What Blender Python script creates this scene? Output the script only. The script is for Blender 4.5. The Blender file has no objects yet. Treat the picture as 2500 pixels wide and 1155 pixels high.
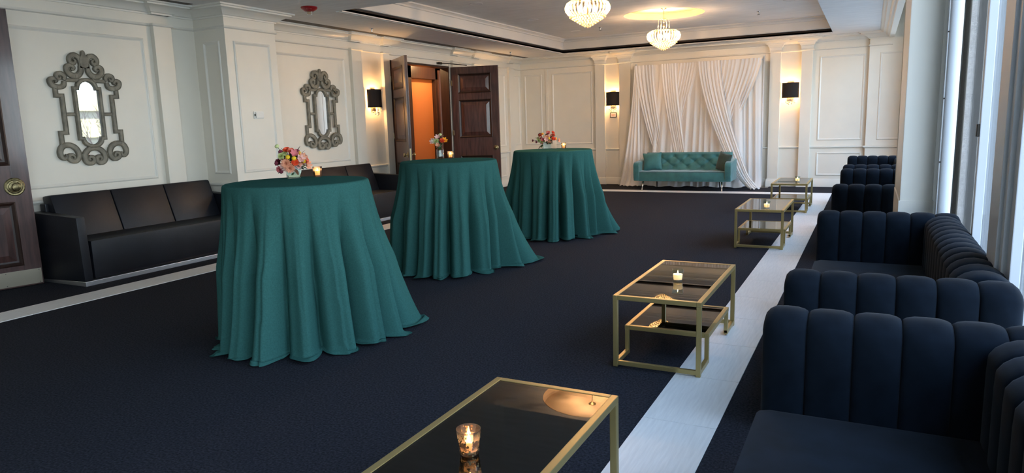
import bpy, bmesh, math, random
from mathutils import Vector, Matrix
PI = math.pi
random.seed(7)
scene = bpy.context.scene
C = scene.collection

# ------------------------------------------------------------------ camera
F_PX, YAW, PITCH, ROLL, EYE = 1691.5, -0.47716, -0.16143, -0.03050, 1.40
fw = Vector((math.sin(YAW)*math.cos(PITCH), math.cos(YAW)*math.cos(PITCH), math.sin(PITCH)))
r0 = Vector((math.cos(YAW), -math.sin(YAW), 0)); u0 = r0.cross(fw)
rt = r0*math.cos(ROLL) + u0*math.sin(ROLL); up = -r0*math.sin(ROLL) + u0*math.cos(ROLL)
cam = bpy.data.objects.new('camera', bpy.data.cameras.new('camera')); C.objects.link(cam)
cam.matrix_world = Matrix(((rt.x, up.x, -fw.x, 0), (rt.y, up.y, -fw.y, 0), (rt.z, up.z, -fw.z, EYE), (0, 0, 0, 1)))
cam.data.sensor_width = 36; cam.data.lens = 36*F_PX/2500; cam.data.clip_start = 0.05; cam.data.clip_end = 400
scene.camera = cam

# ------------------------------------------------------------------ world, sun, window portals, exposure
scene.view_settings.view_transform = 'Standard'; scene.view_settings.look = 'None'
scene.view_settings.gamma = 1.0; scene.view_settings.use_curve_mapping = False
scene.view_settings.exposure = 1.22
world = bpy.data.worlds.new('sky'); scene.world = world; world.use_nodes = True
wn = world.node_tree.nodes; wl = world.node_tree.links; wn.clear()
wo = wn.new('ShaderNodeOutputWorld'); wb = wn.new('ShaderNodeBackground'); tc = wn.new('ShaderNodeTexCoord')
sx = wn.new('ShaderNodeSeparateXYZ'); rp = wn.new('ShaderNodeValToRGB')          # bright hazy day: pale at the horizon, bluer overhead
wl.new(tc.outputs['Generated'], sx.inputs[0]); wl.new(sx.outputs['Z'], rp.inputs[0]); wl.new(rp.outputs[0], wb.inputs[0]); wl.new(wb.outputs[0], wo.inputs[0])
rp.color_ramp.elements[0].position = 0.0; rp.color_ramp.elements[0].color = (0.92, 0.98, 1.0, 1)
rp.color_ramp.elements[1].position = 0.6; rp.color_ramp.elements[1].color = (0.42, 0.62, 0.98, 1)
wb.inputs['Strength'].default_value = 3.0
sun = bpy.data.objects.new('sun', bpy.data.lights.new('sun', 'SUN')); C.objects.link(sun)
sun.data.energy = 3.0; sun.data.color = (1.0, 0.93, 0.8); sun.data.angle = 0.01
sun.rotation_euler = Vector((0.50, -0.20, -0.84)).to_track_quat('-Z', 'Y').to_euler()
WX = 0.58                                     # plane of the window wall
def portal(y0, y1, z0, z1):
    l = bpy.data.lights.new('window_portal', 'AREA'); l.shape = 'RECTANGLE'; l.size = z1-z0; l.size_y = y1-y0
    l.cycles.is_portal = True
    o = bpy.data.objects.new('window_portal', l); C.objects.link(o)
    o.location = (WX+0.06, (y0+y1)/2, (z0+z1)/2); o.rotation_euler = (0, PI/2, 0)
portal(-4.5, 6.0, 0.1, 3.1); portal(7.0, 14.1, 0.1, 3.1)

# ------------------------------------------------------------------ materials
MATS = {}
def mat(name, col, rough=0.5, metal=0.0, noise=None, bump=None, sheen=0.0, coat=0.0, spec=0.5, emit=None, trans=0.0, noise_vec=None):
    m = bpy.data.materials.new(name); m.use_nodes = True; MATS[name] = m
    n = m.node_tree.nodes; l = m.node_tree.links; b = n['Principled BSDF']
    b.inputs['Base Color'].default_value = (*col, 1); b.inputs['Roughness'].default_value = rough
    b.inputs['Metallic'].default_value = metal; b.inputs['Specular IOR Level'].default_value = spec
    if sheen: b.inputs['Sheen Weight'].default_value = sheen; b.inputs['Sheen Roughness'].default_value = 0.45
    if coat: b.inputs['Coat Weight'].default_value = coat; b.inputs['Coat Roughness'].default_value = 0.12
    if emit: b.inputs['Emission Color'].default_value = (*emit[0], 1); b.inputs['Emission Strength'].default_value = emit[1]
    if trans: b.inputs['Transmission Weight'].default_value = trans
    t = None
    if noise or bump:
        t = n.new('ShaderNodeTexCoord'); mp = n.new('ShaderNodeMapping'); l.new(t.outputs['Object'], mp.inputs[0])
        if noise_vec: mp.inputs['Scale'].default_value = noise_vec
    if noise:
        sc, amt, det = noise
        nz = n.new('ShaderNodeTexNoise'); nz.inputs['Scale'].default_value = sc; nz.inputs['Detail'].default_value = det
        l.new(mp.outputs[0], nz.inputs['Vector'])
        cr = n.new('ShaderNodeValToRGB'); cr.color_ramp.elements[0].position = .3; cr.color_ramp.elements[1].position = .7
        cr.color_ramp.elements[0].color = (*[c*(1-amt) for c in col], 1); cr.color_ramp.elements[1].color = (*[min(1, c*(1+amt)) for c in col], 1)
        l.new(nz.outputs['Fac'], cr.inputs[0]); l.new(cr.outputs[0], b.inputs['Base Color'])
    if bump:
        sc, st = bump
        nz = n.new('ShaderNodeTexNoise'); nz.inputs['Scale'].default_value = sc; nz.inputs['Detail'].default_value = 4
        l.new(mp.outputs[0], nz.inputs['Vector'])
        bp = n.new('ShaderNodeBump'); bp.inputs['Strength'].default_value = st; bp.inputs['Distance'].default_value = 0.01
        l.new(nz.outputs['Fac'], bp.inputs['Height']); l.new(bp.outputs[0], b.inputs['Normal'])
    return m
def glass(name, tint, ior=1.5, rough=0.02, extra=0.0):
    """thin pane: what passes straight through is tinted, the rest mirrors by Fresnel"""
    m = bpy.data.materials.new(name); m.use_nodes = True; MATS[name] = m
    n = m.node_tree.nodes; l = m.node_tree.links; n.clear()
    o = n.new('ShaderNodeOutputMaterial'); mx = n.new('ShaderNodeMixShader'); tr = n.new('ShaderNodeBsdfTransparent'); gl = n.new('ShaderNodeBsdfGlossy'); fr = n.new('ShaderNodeFresnel')
    tr.inputs[0].default_value = (*tint, 1); gl.inputs['Roughness'].default_value = rough
    ge = n.new('ShaderNodeNewGeometry'); m1 = n.new('ShaderNodeMath'); m1.operation = 'MULTIPLY_ADD'; m1.inputs[1].default_value = -2; m1.inputs[2].default_value = 1
    m2 = n.new('ShaderNodeMath'); m2.operation = 'POWER'; m2.inputs[0].default_value = ior      # the far face of a pane mirrors like the near one
    l.new(ge.outputs['Backfacing'], m1.inputs[0]); l.new(m1.outputs[0], m2.inputs[1]); l.new(m2.outputs[0], fr.inputs['IOR'])
    if extra:
        a = n.new('ShaderNodeMath'); a.operation = 'ADD'; a.use_clamp = True; a.inputs[1].default_value = extra
        l.new(fr.outputs[0], a.inputs[0]); l.new(a.outputs[0], mx.inputs[0])
    else: l.new(fr.outputs[0], mx.inputs[0])
    l.new(tr.outputs[0], mx.inputs[1]); l.new(gl.outputs[0], mx.inputs[2]); l.new(mx.outputs[0], o.inputs[0])
    return m
def crystal(name, tint, amount):
    """cut crystal: part clear, part scattering the lamps inside it, part mirror"""
    m = bpy.data.materials.new(name); m.use_nodes = True; MATS[name] = m
    n = m.node_tree.nodes; l = m.node_tree.links; n.clear()
    o = n.new('ShaderNodeOutputMaterial'); a = n.new('ShaderNodeMixShader'); b = n.new('ShaderNodeMixShader')
    tr = n.new('ShaderNodeBsdfTransparent'); tl = n.new('ShaderNodeBsdfTranslucent'); gl = n.new('ShaderNodeBsdfGlossy'); lw = n.new('ShaderNodeLayerWeight')
    lw.inputs['Blend'].default_value = .35
    tr.inputs[0].default_value = (*tint, 1); tl.inputs[0].default_value = (*tint, 1); gl.inputs['Roughness'].default_value = .05
    a.inputs[0].default_value = amount
    l.new(tr.outputs[0], a.inputs[1]); l.new(tl.outputs[0], a.inputs[2])
    l.new(lw.outputs['Fresnel'], b.inputs[0]); l.new(a.outputs[0], b.inputs[1]); l.new(gl.outputs[0], b.inputs[2]); l.new(b.outputs[0], o.inputs[0])
    return m
def drape_mat(name, col):
    m = bpy.data.materials.new(name); m.use_nodes = True; MATS[name] = m
    n = m.node_tree.nodes; l = m.node_tree.links; n.clear()
    o = n.new('ShaderNodeOutputMaterial'); mx = n.new('ShaderNodeMixShader'); d = n.new('ShaderNodeBsdfDiffuse'); t = n.new('ShaderNodeBsdfTranslucent')
    d.inputs[0].default_value = (*col, 1); t.inputs[0].default_value = (*col, 1); mx.inputs[0].default_value = .3
    l.new(d.outputs[0], mx.inputs[1]); l.new(t.outputs[0], mx.inputs[2]); l.new(mx.outputs[0], o.inputs[0])
mat('paint', (0.81, 0.765, 0.665), .38, noise=(3, .02, 3))
mat('trim_white', (0.81, 0.78, 0.70), .32)
mat('white_metal', (0.56, 0.58, 0.60), .35)
mat('ceiling_paint', (0.79, 0.77, 0.75), .8, noise=(2.5, .06, 4), bump=(60, .05), noise_vec=(1, 5, 1))
mat('recess_glow_tint', (0.80, 0.58, 0.36), .7)  # orange chandelier glow put into the recess colour
mat('tray_paint', (0.70, 0.68, 0.64), .6)
mat('slot_dark', (0.02, 0.012, 0.01), .7)
mat('slot_grey', (0.10, 0.085, 0.07), .7)
mat('carpet', (0.0260, 0.0270, 0.0340), .95, noise=(90, .5, 3), bump=(260, .3), spec=.05)
mat('tile', (0.82, 0.80, 0.76), .42, noise=(6, .06, 4), noise_vec=(14, 1, 1))
mat('wood', (0.072, 0.034, 0.029), .34, noise=(5, .45, 5), noise_vec=(6, 6, .7), coat=.7)
mat('wood_dark', (0.030, 0.014, 0.010), .40, noise=(5, .4, 4), noise_vec=(6, 6, .7))
mat('foyer_wall', (0.52, 0.20, 0.065), .75)
mat('foyer_ceiling', (0.60, 0.38, 0.22), .8)
mat('brass', (0.42, 0.34, 0.18), .3, 1.0)
mat('aged_brass', (0.20, 0.165, 0.085), .38, 1.0, noise=(60, .5, 2))
mat('kick', (0.62, 0.55, 0.42), .32, 1.0)
mat('gold', (0.50, 0.38, 0.155), .38, .75)
mat('chrome', (0.75, 0.75, 0.78), .14, 1.0)
mat('brushed_steel', (0.80, 0.80, 0.82), .36, 1.0)
mat('gold_leg', (0.85, 0.78, 0.66), .2, 1.0)
mat('black_leg', (0.012, 0.012, 0.012), .4)
mat('leather', (0.0058, 0.0070, 0.0110), .44, spec=.38, bump=(70, .10), noise=(4, .3, 3))
mat('navy', (0.0050, 0.0082, 0.0130), .9, sheen=.05, spec=.05, noise=(9, .35, 4))
mat('green_velvet', (0.030, 0.145, 0.148), .72, sheen=.45, noise=(7, .22, 4))
mat('grey_velvet', (0.026, 0.060, 0.055), .8, sheen=.3, noise=(9, .2, 3))
mat('linen', (0.035, 0.112, 0.099), .9, spec=.0, noise=(120, .10, 2), bump=(300, .12))
drape_mat('drape', (0.93, 0.91, 0.89)); drape_mat('sheer', (0.88, 0.86, 0.84))
mat('mirror_frame', (0.21, 0.19, 0.145), .55, noise=(14, .35, 4))
mat('frame_groove', (0.055, 0.048, 0.034), .6)
mat('mirror_glass', (0.93, 0.95, 0.97), .015, 1.0)
mat('shade_black', (0.018, 0.013, 0.012), .8, bump=(400, .3))
mat('shade_gold', (0.75, 0.50, 0.20), .35, .6)
mat('steel', (0.55, 0.53, 0.50), .25, 1.0)
mat('dark_metal', (0.03, 0.025, 0.02), .4, .6)
mat('red_plastic', (0.30, 0.012, 0.016), .35)
mat('white_plastic', (0.80, 0.79, 0.74), .45)
mat('ink', (0.03, 0.03, 0.03), .7)
mat('pale_ink', (0.55, 0.30, 0.25), .6)
mat('strobe', (0.95, 0.95, 0.95), .1)
drape_mat('wax', (0.96, 0.88, 0.74)); MATS['wax'].node_tree.nodes['Mix Shader'].inputs[0].default_value = .55
mat('flame', (1, .6, .2), .5, emit=((1.0, 0.66, 0.28), 30))
mat('bulb', (1, .7, .3), .5, emit=((1.0, 0.80, 0.50), 50))
mat('downlight', (1, .8, .6), .5, emit=((1.0, 0.72, 0.42), 14))
glass('pane', (0.93, 0.96, 0.97), 1.16, 0.0)
glass('smoked', (0.12, 0.115, 0.115), 1.55, 0.012, .03)
glass('clear_glass', (0.90, 0.94, 0.92), 1.45, .02)
crystal('peach_glass', (1.0, 0.84, 0.72), .18)
crystal('crystal_amber', (1.0, 0.92, 0.74), .40)
crystal('crystal_clear', (0.98, 0.90, 0.78), .30)
mat('mercury_glass', (0.55, 0.36, 0.14), .3, .5, noise=(160, .9, 2))
mat('frosted', (0.74, 0.76, 0.62), .5, noise=(30, .15, 2))
mat('stucco', (0.105, 0.096, 0.090), .9, noise=(60, .12, 4), bump=(160, .2))
mat('taupe_fabric', (0.34, 0.31, 0.285), .9, noise=(60, .12, 4), bump=(160, .3))
mat('terrace', (0.42, 0.40, 0.36), .8)
mat('parapet_paint', (0.62, 0.66, 0.72), .7)
mat('earth', (0.22, 0.22, 0.18), .9)
mat('garage_slab', (0.70, 0.58, 0.30), .8)
mat('garage_dark', (0.20, 0.19, 0.16), .8)
mat('bark', (0.10, 0.07, 0.055), .9)
for nm, c in dict(orange=(0.85, .10, .030), coral=(0.78, .17, .09), peach=(0.80, .36, .21), pink=(0.70, .20, .20), yellow=(0.85, .52, .012), lime=(0.62, .66, .28),
                  burgundy=(0.17, .018, .035), blush=(0.85, .52, .45), amber=(0.90, .36, .015), cream=(0.80, .74, .5)).items():
    mat('petal_'+nm, c, .6)
mat('leaf_green', (0.045, 0.105, 0.030), .5); mat('leaf_dark', (0.020, 0.045, 0.030), .5); mat('leaf_brown', (0.16, 0.07, 0.035), .6)

# ------------------------------------------------------------------ mesh helpers
class MB:
    def __init__(s): s.v = []; s.f = []
    def add(s, vs, fs):
        o = len(s.v); s.v += [tuple(p) for p in vs]; s.f += [tuple(i+o for i in q) for q in fs]; return s
    def box(s, x0, x1, y0, y1, z0, z1):
        return s.add([(x0,y0,z0),(x1,y0,z0),(x1,y1,z0),(x0,y1,z0),(x0,y0,z1),(x1,y0,z1),(x1,y1,z1),(x0,y1,z1)],
                     [(0,3,2,1),(4,5,6,7),(0,1,5,4),(1,2,6,5),(2,3,7,6),(3,0,4,7)])
    def lathe(s, prof, n=24, c=(0,0,0), cap=True):
        o = []; fs = []; m = len(prof)
        for r, z in prof:
            for i in range(n): a = 2*PI*i/n; o.append((c[0]+r*math.cos(a), c[1]+r*math.sin(a), c[2]+z))
        for j in range(m-1):
            for i in range(n): fs.append((j*n+i, j*n+(i+1)%n, (j+1)*n+(i+1)%n, (j+1)*n+i))
        if cap: fs.append(tuple(range(n-1, -1, -1))); fs.append(tuple((m-1)*n+i for i in range(n)))
        return s.add(o, fs)
    def tube(s, pts, rad, n=8, cap=True):
        pts = [Vector(p) for p in pts]; rr = rad if isinstance(rad, (list, tuple)) else [rad]*len(pts)
        o = []; fs = []; t0 = (pts[1]-pts[0]).normalized()
        a = Vector((0,0,1)) if abs(t0.z) < .9 else Vector((1,0,0)); nrm = (a - t0*a.dot(t0)).normalized()
        for k, p in enumerate(pts):
            t = (pts[min(k+1, len(pts)-1)]-pts[max(k-1, 0)]).normalized()
            nrm = (nrm - t*nrm.dot(t)).normalized(); b = t.cross(nrm)
            for i in range(n):
                q = 2*PI*i/n; o.append(p + (nrm*math.cos(q)+b*math.sin(q))*rr[k])
        m = len(pts)
        for j in range(m-1):
            for i in range(n): fs.append((j*n+i, j*n+(i+1)%n, (j+1)*n+(i+1)%n, (j+1)*n+i))
        if cap: fs.append(tuple(range(n-1, -1, -1))); fs.append(tuple((m-1)*n+i for i in range(n)))
        return s.add(o, fs)
    def grid(s, fn, nu, nv, closed=False):
        o = [fn(i/nu, j/nv) for j in range(nv+1) for i in range(nu+(0 if closed else 1))]
        w = nu if closed else nu+1; fs = []
        for j in range(nv):
            for i in range(nu): fs.append((j*w+i, j*w+(i+1)%w, (j+1)*w+(i+1)%w, (j+1)*w+i))
        return s.add(o, fs)
    def ball(s, c, r, n=8, m=6, sq=(1,1,1)):
        return s.lathe_at(c, [(r*math.sin(PI*j/m)*1.0, -r*math.cos(PI*j/m)) for j in range(m+1)], n, sq)
    def lathe_at(s, c, prof, n, sq=(1,1,1)):
        k = len(s.v); s.lathe([(max(r, 1e-4), z) for r, z in prof], n, (0,0,0), False)
        for i in range(k, len(s.v)): p = s.v[i]; s.v[i] = (c[0]+p[0]*sq[0], c[1]+p[1]*sq[1], c[2]+p[2]*sq[2])
        return s
    def prism(s, poly, a, b, axis=0):
        """polygon extruded from a to b along an axis; poly gives the two other coordinates in order"""
        n = len(poly); put = {0: lambda p, t: (t, p[0], p[1]), 1: lambda p, t: (p[0], t, p[1]), 2: lambda p, t: (p[0], p[1], t)}[axis]
        return s.add([put(p, a) for p in poly]+[put(p, b) for p in poly],
                     [tuple(range(n-1, -1, -1)), tuple(range(n, 2*n))]+[(i, (i+1) % n, n+(i+1) % n, n+i) for i in range(n)])
    def sweep(s, path, prof, closed=False):
        """profile (offset to the right of the path, z) swept along a plan polyline with mitred corners"""
        n = len(path); k = len(prof); o = []; fs = []
        for i, p in enumerate(path):
            p = Vector(p)
            d1 = (p-Vector(path[i-1])).normalized() if (i > 0 or closed) else None
            d2 = (Vector(path[(i+1) % n])-p).normalized() if (i < n-1 or closed) else None
            d1 = d1 or d2; d2 = d2 or d1
            n1 = Vector((d1.y, -d1.x)); n2 = Vector((d2.y, -d2.x)); b = (n1+n2)
            b = b.normalized()/max(.3, b.normalized().dot(n1))
            for d, z in prof: q = p+b*d; o.append((q.x, q.y, z))
        for i in range(n if closed else n-1):
            for j in range(k-1): a = i*k; c = ((i+1) % n)*k; fs.append((a+j, a+j+1, c+j+1, c+j))
        if not closed: fs.append(tuple(range(k))); fs.append(tuple((n-1)*k+j for j in range(k-1, -1, -1)))
        return s.add(o, fs)
    def mesh(s, name, material, smooth=False, bevel=0.0, fix=True):
        me = bpy.data.meshes.new(name); me.from_pydata(s.v, [], s.f)
        for m in (material if isinstance(material, (list, tuple)) else [material]): me.materials.append(MATS[m])
        if fix or bevel:
            bm = bmesh.new(); bm.from_mesh(me)
            if fix: bmesh.ops.recalc_face_normals(bm, faces=bm.faces)
            if bevel: bmesh.ops.bevel(bm, geom=list(bm.edges), offset=bevel, segments=2, affect='EDGES', profile=.6)
            bm.to_mesh(me); bm.free()
        if smooth:
            me.polygons.foreach_set('use_smooth', [True]*len(me.polygons))
            if isinstance(smooth, float): me.set_sharp_from_angle(angle=smooth)
        return me
    def build(s, name, material, parent=None, smooth=False, bevel=0.0, loc=None, rz=0.0, fix=True):
        return link(name, s.mesh(name, material, smooth, bevel, fix), parent, loc, rz)
def link(name, me, parent=None, loc=None, rz=0.0, rot=None, scale=None):
    o = bpy.data.objects.new(name, me); C.objects.link(o)
    if parent: o.parent = parent
    if loc: o.location = loc
    if rz: o.rotation_euler = (0, 0, rz)
    if rot: o.rotation_euler = rot
    if scale: o.scale = scale if hasattr(scale, '__len__') else (scale,)*3
    return o
def tag(o, label=None, cat=None, group=None, kind=None):
    if label: o['label'] = label
    if cat: o['category'] = cat
    if group: o['group'] = group
    if kind: o['kind'] = kind
    return o
def thing(name, loc, label, cat, group=None, rz=0.0, kind=None):
    o = bpy.data.objects.new(name, None); C.objects.link(o); o.location = loc; o.rotation_euler = (0, 0, rz); o.empty_display_size = .1
    return tag(o, label, cat, group, kind)
def struct(o): o['kind'] = 'structure'; return o
def copy_tree(o, parent=None):
    c = o.copy(); C.objects.link(c); c.parent = parent
    for ch in o.children: copy_tree(ch, c)
    return c
def lamp(name, loc, parent, energy, col, rad=.02, spot=None):
    l = bpy.data.lights.new(name, 'SPOT' if spot else 'POINT'); l.energy = energy; l.color = col; l.shadow_soft_size = rad
    if spot: l.spot_size = spot; l.spot_blend = .6
    o = bpy.data.objects.new(name, l); C.objects.link(o); o.parent = parent; o.location = loc; return o
def B(*a): return MB().box(*a)
SM = 0.6

# ================================================================== THE ROOM
LX, BY, FY = -7.30, 14.79, -5.0               # left wall, back wall, wall behind the viewer
ZC, ZT, ZP = 2.86, 3.15, 3.32                 # soffit, tray ceiling, window pocket
TX0, TX1, TY0, TY1 = -5.95, -0.69, 7.07, 14.17
DY0, DY1, DZ = 9.77, 11.66, 2.52              # double door opening
floor = struct(B(-10.4, WX+.3, FY-.2, BY+.2, -.12, 0).build('floor', 'carpet'))
# pale stone borders laid in the carpet, tile by tile
def border(name, x0, x1, y0, y1, along, label):
    root = struct(thing(name, ((x0+x1)/2, (y0+y1)/2, 0), label, None)); L = .61
    a0, a1 = (y0, y1) if along == 'y' else (x0, x1); n = max(1, round((a1-a0)/L)); s = (a1-a0)/n
    w = (x1-x0) if along == 'y' else (y1-y0); g = .0016
    me = (B(-w/2, w/2, -s/2+g, s/2-g, 0, .006) if along == 'y' else B(-s/2+g, s/2-g, -w/2, w/2, 0, .006)).mesh('tile', 'tile', bevel=.0012)
    for i in range(n):
        t = -(a1-a0)/2+s*(i+.5); link('tile', me, root, (0, t, 0) if along == 'y' else (t, 0, 0))
border('trim_1', -.90, -.56, FY, 13.55, 'y', 'pale stone border running beside the navy sofas')
border('trim_2', -6.24, -5.92, FY, 13.55, 'y', 'pale stone border running past the black leather sofas')
border('trim_3', -5.92, -.90, 13.22, 13.55, 'x', 'pale stone border crossing in front of the white drapes')

# ---- left wall with its opening, foyer beyond
wl_ = struct(thing('wall_left', (LX, 5, 0), 'cream panelled wall with mirrors and dark double doors', None))
def wpart(name, mb, m='paint', smooth=False, bevel=0.0, root=None, off=(LX, 5, 0)):
    root = root or wl_
    for i, p in enumerate(mb.v): mb.v[i] = (p[0]-off[0], p[1]-off[1], p[2]-off[2])
    return mb.build(name, m, root, smooth, bevel)
wpart('wall_surface', B(LX-.16, LX, FY, DY0, 0, ZC+.5)); wpart('wall_surface', B(LX-.16, LX, DY1, BY+.2, 0, ZC+.5)); wpart('wall_surface', B(LX-.16, LX, DY0, DY1, DZ, ZC+.5))
PIL_L = [(5.37, 5.60), (8.76, 9.00), (9.56, 9.73), (11.73, 11.95), (12.55, 12.80), (14.10, 14.35)]
COL = (-6.78, 5.95, 6.74)
for y0, y1 in PIL_L: wpart('pilaster', B(LX, LX+.06, y0, y1, 0, 2.62), bevel=.004)
wpart('pier', B(LX, COL[0], COL[1], COL[2], 0, ZC), bevel=.004)
def path_left(y0, y1, pils=True):
    p = [(LX, y0)]; ev = [(a, b, .06) for a, b in PIL_L] if pils else []
    ev.append((COL[1], COL[2], COL[0]-LX))
    for a, b, d in sorted(ev):
        if a > y0 and b < y1: p += [(LX, a), (LX+d, a), (LX+d, b), (LX, b)]
    p.append((LX, y1)); return p
CROWN = [(0, 2.735), (.018, 2.735), (.018, 2.752), (.04, 2.757), (.055, 2.775), (.09, 2.795), (.13, 2.815), (.155, 2.822), (.155, 2.838), (.185, 2.842), (.185, ZC), (0, ZC)]
BEAD = [(0, 2.605), (.012, 2.608), (.02, 2.617), (.012, 2.628), (.006, 2.64), (0, 2.64)]
RAIL = [(0, .745), (.012, .748), (.02, .76), (.036, .768), (.036, .785), (.02, .795), (0, .795)]
BASE = [(0, 0), (.022, 0), (.022, .115), (.016, .125), (.012, .148), (0, .155)]
crown_path = path_left(FY, BY)
PIL_B = [(-5.44, -5.22), (-4.89, -4.64), (-1.81, -1.61), (-1.24, -1.04)]
def path_back(x0, x1):
    p = [(x0, BY)]
    for a, b in PIL_B:
        if a > x0 and b < x1: p += [(a, BY), (a, BY-.07), (b, BY-.07), (b, BY)]
    p.append((x1, BY)); return p
full = crown_path[:-1] + [(LX, BY)] + path_back(LX, -.08)[1:] + [(-.08, BY-.09), (.29, BY-.09)]
wpart('crown_moulding', MB().sweep(full, CROWN), 'trim_white', SM)
wpart('frieze_bead', MB().sweep(full, BEAD), 'trim_white', SM)
def bits(edges, path_fn): return [path_fn(a, b) for a, b in edges]
for a, b in [(FY, 2.85), (2.85, 5.37), (5.60, 5.95)]:
    wpart('chair_rail', MB().sweep([(LX, a), (LX, b)], RAIL), 'trim_white', SM)
wpart('chair_rail', MB().sweep([(COL[0], COL[1]), (COL[0], COL[2])], RAIL), 'trim_white', SM)
wpart('chair_rail', MB().sweep([(LX, COL[1]), (COL[0], COL[1])], RAIL), 'trim_white', SM)
for a, b in [(6.74, 8.76), (9.00, 9.56), (11.95, 12.55), (12.80, 14.10), (14.35, BY)]:
    wpart('chair_rail', MB().sweep([(LX, a), (LX, b)], RAIL), 'trim_white', SM)
bb = struct(MB().sweep(path_left(FY, DY0-.01), BASE).build('baseboard_left', 'trim_white', None, SM))
bb2 = struct(MB().sweep([p for p in path_left(DY1+.01, BY)], BASE).build('baseboard_left', 'trim_white', None, SM))
def frame_mould(pts_fn, a0, a1, z0, z1, w=.038, d=.016):
    """picture-frame moulding: a stepped bar mitred round a panel; pts_fn(a, z, out) -> point"""
    mb = MB(); prof = [(0, 0), (.004, d*.6), (.014, d), (.024, d*.7), (w-.012, d*.5), (w, 0)]
    rings = []
    for off, h in prof:
        rings.append([pts_fn(a0+off, z0+off, h), pts_fn(a1-off, z0+off, h), pts_fn(a1-off, z1-off, h), pts_fn(a0+off, z1-off, h)])
    k = len(prof)
    for i in range(4):
        j = (i+1) % 4
        mb.add([rings[q][i] for q in range(k)]+[rings[q][j] for q in range(k)], [(q, q+1, k+q+1, k+q) for q in range(k-1)])
    return mb
lw_ = lambda a, z, h: (LX+h, a, z)
for a, b in [(.4, 2.7), (3.0, 5.27), (7.06, 8.64), (12.95, 13.98), (14.42, 14.72)]:
    wpart('panel_moulding', frame_mould(lw_, a, b, .90, 2.47), 'trim_white')
    wpart('panel_moulding', frame_mould(lw_, a, b, .22, .67), 'trim_white')
wpart('panel_moulding', frame_mould(lambda a, z, h: (COL[0]+h, a, z), 6.06, 6.63, .90, 2.47), 'trim_white')
wpart('panel_moulding', frame_mould(lambda a, z, h: (a, COL[1]-h, z), -7.16, -6.88, .90, 2.47), 'trim_white')
# door surround
for y0, y1, z0, z1 in [(DY0-.005, DY0+.03, 0, DZ), (DY1-.03, DY1+.005, 0, DZ), (DY0, DY1, DZ-.03, DZ+.005)]:
    wpart('door_jamb', B(LX-.17, LX+.012, y0, y1, z0, z1), 'wood_dark')
wpart('door_casing', B(LX, LX+.012, DY1, DY1+.07, 0, DZ+.07), 'trim_white'); wpart('door_casing', B(LX, LX+.012, DY0-.04, DY0, 0, DZ+.07), 'trim_white')
# foyer: orange walls, dark framed panel, ceiling light
fy = struct(thing('wall_foyer', (-9.0, 11, 0), 'orange lit foyer wall seen through the open doors', None))
fo = dict(root=fy, off=(-9.0, 11, 0))
wpart('wall_surface', B(-8.75, -8.62, 8.0, 15.2, 0, 2.8), 'foyer_wall', **fo)
wpart('wall_surface', B(-8.62, LX-.16, 7.9, 8.0, 0, 2.8), 'foyer_wall', **fo); wpart('wall_surface', B(-8.62, LX-.16, 15.2, 15.3, 0, 2.8), 'foyer_wall', **fo)
wpart('wall_surface', B(-8.75, LX-.16, 7.9, 15.3, 2.8, 2.9), 'foyer_ceiling', **fo)
for y0, y1, z0, z1 in [(11.95, 12.16, 0, 2.68), (13.06, 13.52, 0, 2.68), (11.95, 13.52, 2.40, 2.68)]:
    wpart('door_frame', B(-8.62, -8.52, y0, y1, z0, z1), 'wood_dark', bevel=.006, **fo)
wpart('door_frame', B(-8.52, -8.48, 13.14, 13.24, 0, 2.6), 'wood', bevel=.004, **fo)
wpart('door_frame', B(-8.62, -8.5, 10.6, 10.85, 0, 2.68), 'wood_dark', bevel=.006, **fo)
dl = thing('downlight', (-8.05, 10.95, 2.795), 'small round recessed ceiling light glowing beyond the open double doors', 'light')
MB().lathe([(.055, -.004), (.055, .003), (.042, .003), (.042, -.004)], 20, cap=False).build('trim_ring', 'white_metal', dl, SM)
MB().lathe([(.042, 0), (.042, .002)], 20).build('lens', 'downlight', dl)
lamp('downlight_lamp', (0, 0, -.03), dl, 26, (1, .62, .30), .05)
dl2 = copy_tree(dl); dl2.location = (-8.05, 12.6, 2.795); tag(dl2, 'recessed foyer ceiling light above the dark framed orange panel', 'light')

# ---- back wall
bw = struct(thing('wall_back', (-3.3, BY, 0), 'cream panelled wall behind the white drapes', None)); bo = dict(root=bw, off=(-3.3, BY, 0))
wpart('wall_surface', B(LX-.2, WX+.3, BY, BY+.16, 0, ZP+.3), **bo)
for a, b in PIL_B: wpart('pilaster', B(a, b, BY-.07, BY, 0, 2.735), bevel=.004, **bo)
wpart('pilaster', B(-6.66, -6.6, BY-.02, BY, .795, 2.60), bevel=.004, **bo)
wpart('pier', B(-.08, WX, BY-.09, BY, 0, ZP), bevel=.004, **bo)
for a, b, d in PIL_B and [(x0, x1, .07) for x0, x1 in PIL_B]:
    wpart('capital', MB().sweep([(a, BY), (a, BY-d), (b, BY-d), (b, BY)], [(0, 2.64), (.01, 2.65), (.012, 2.70), (.03, 2.72), (.045, 2.755), (.07, 2.77), (.07, 2.80), (0, 2.80)]), 'trim_white', SM, **bo)
for a, b in [(LX, -5.44), (-5.22, -4.89), (-4.64, -1.81), (-1.61, -1.24), (-1.04, -.08)]:
    wpart('chair_rail', MB().sweep([(a, BY), (b, BY)], RAIL), 'trim_white', SM, **bo)
wpart('chair_rail', MB().sweep([(-.08, BY), (-.08, BY-.09), (WX-.05, BY-.09)], RAIL), 'trim_white', SM, **bo)
bk = lambda a, z, h: (a, BY-h, z)
for a, b in [(-7.20, -6.76), (-6.50, -5.53), (-4.45, -2.0), (-.92, -.14)]:
    wpart('panel_moulding', frame_mould(bk, a, b, .90, 2.49), 'trim_white', **bo); wpart('panel_moulding', frame_mould(bk, a, b, .22, .67), 'trim_white', **bo)
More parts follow.
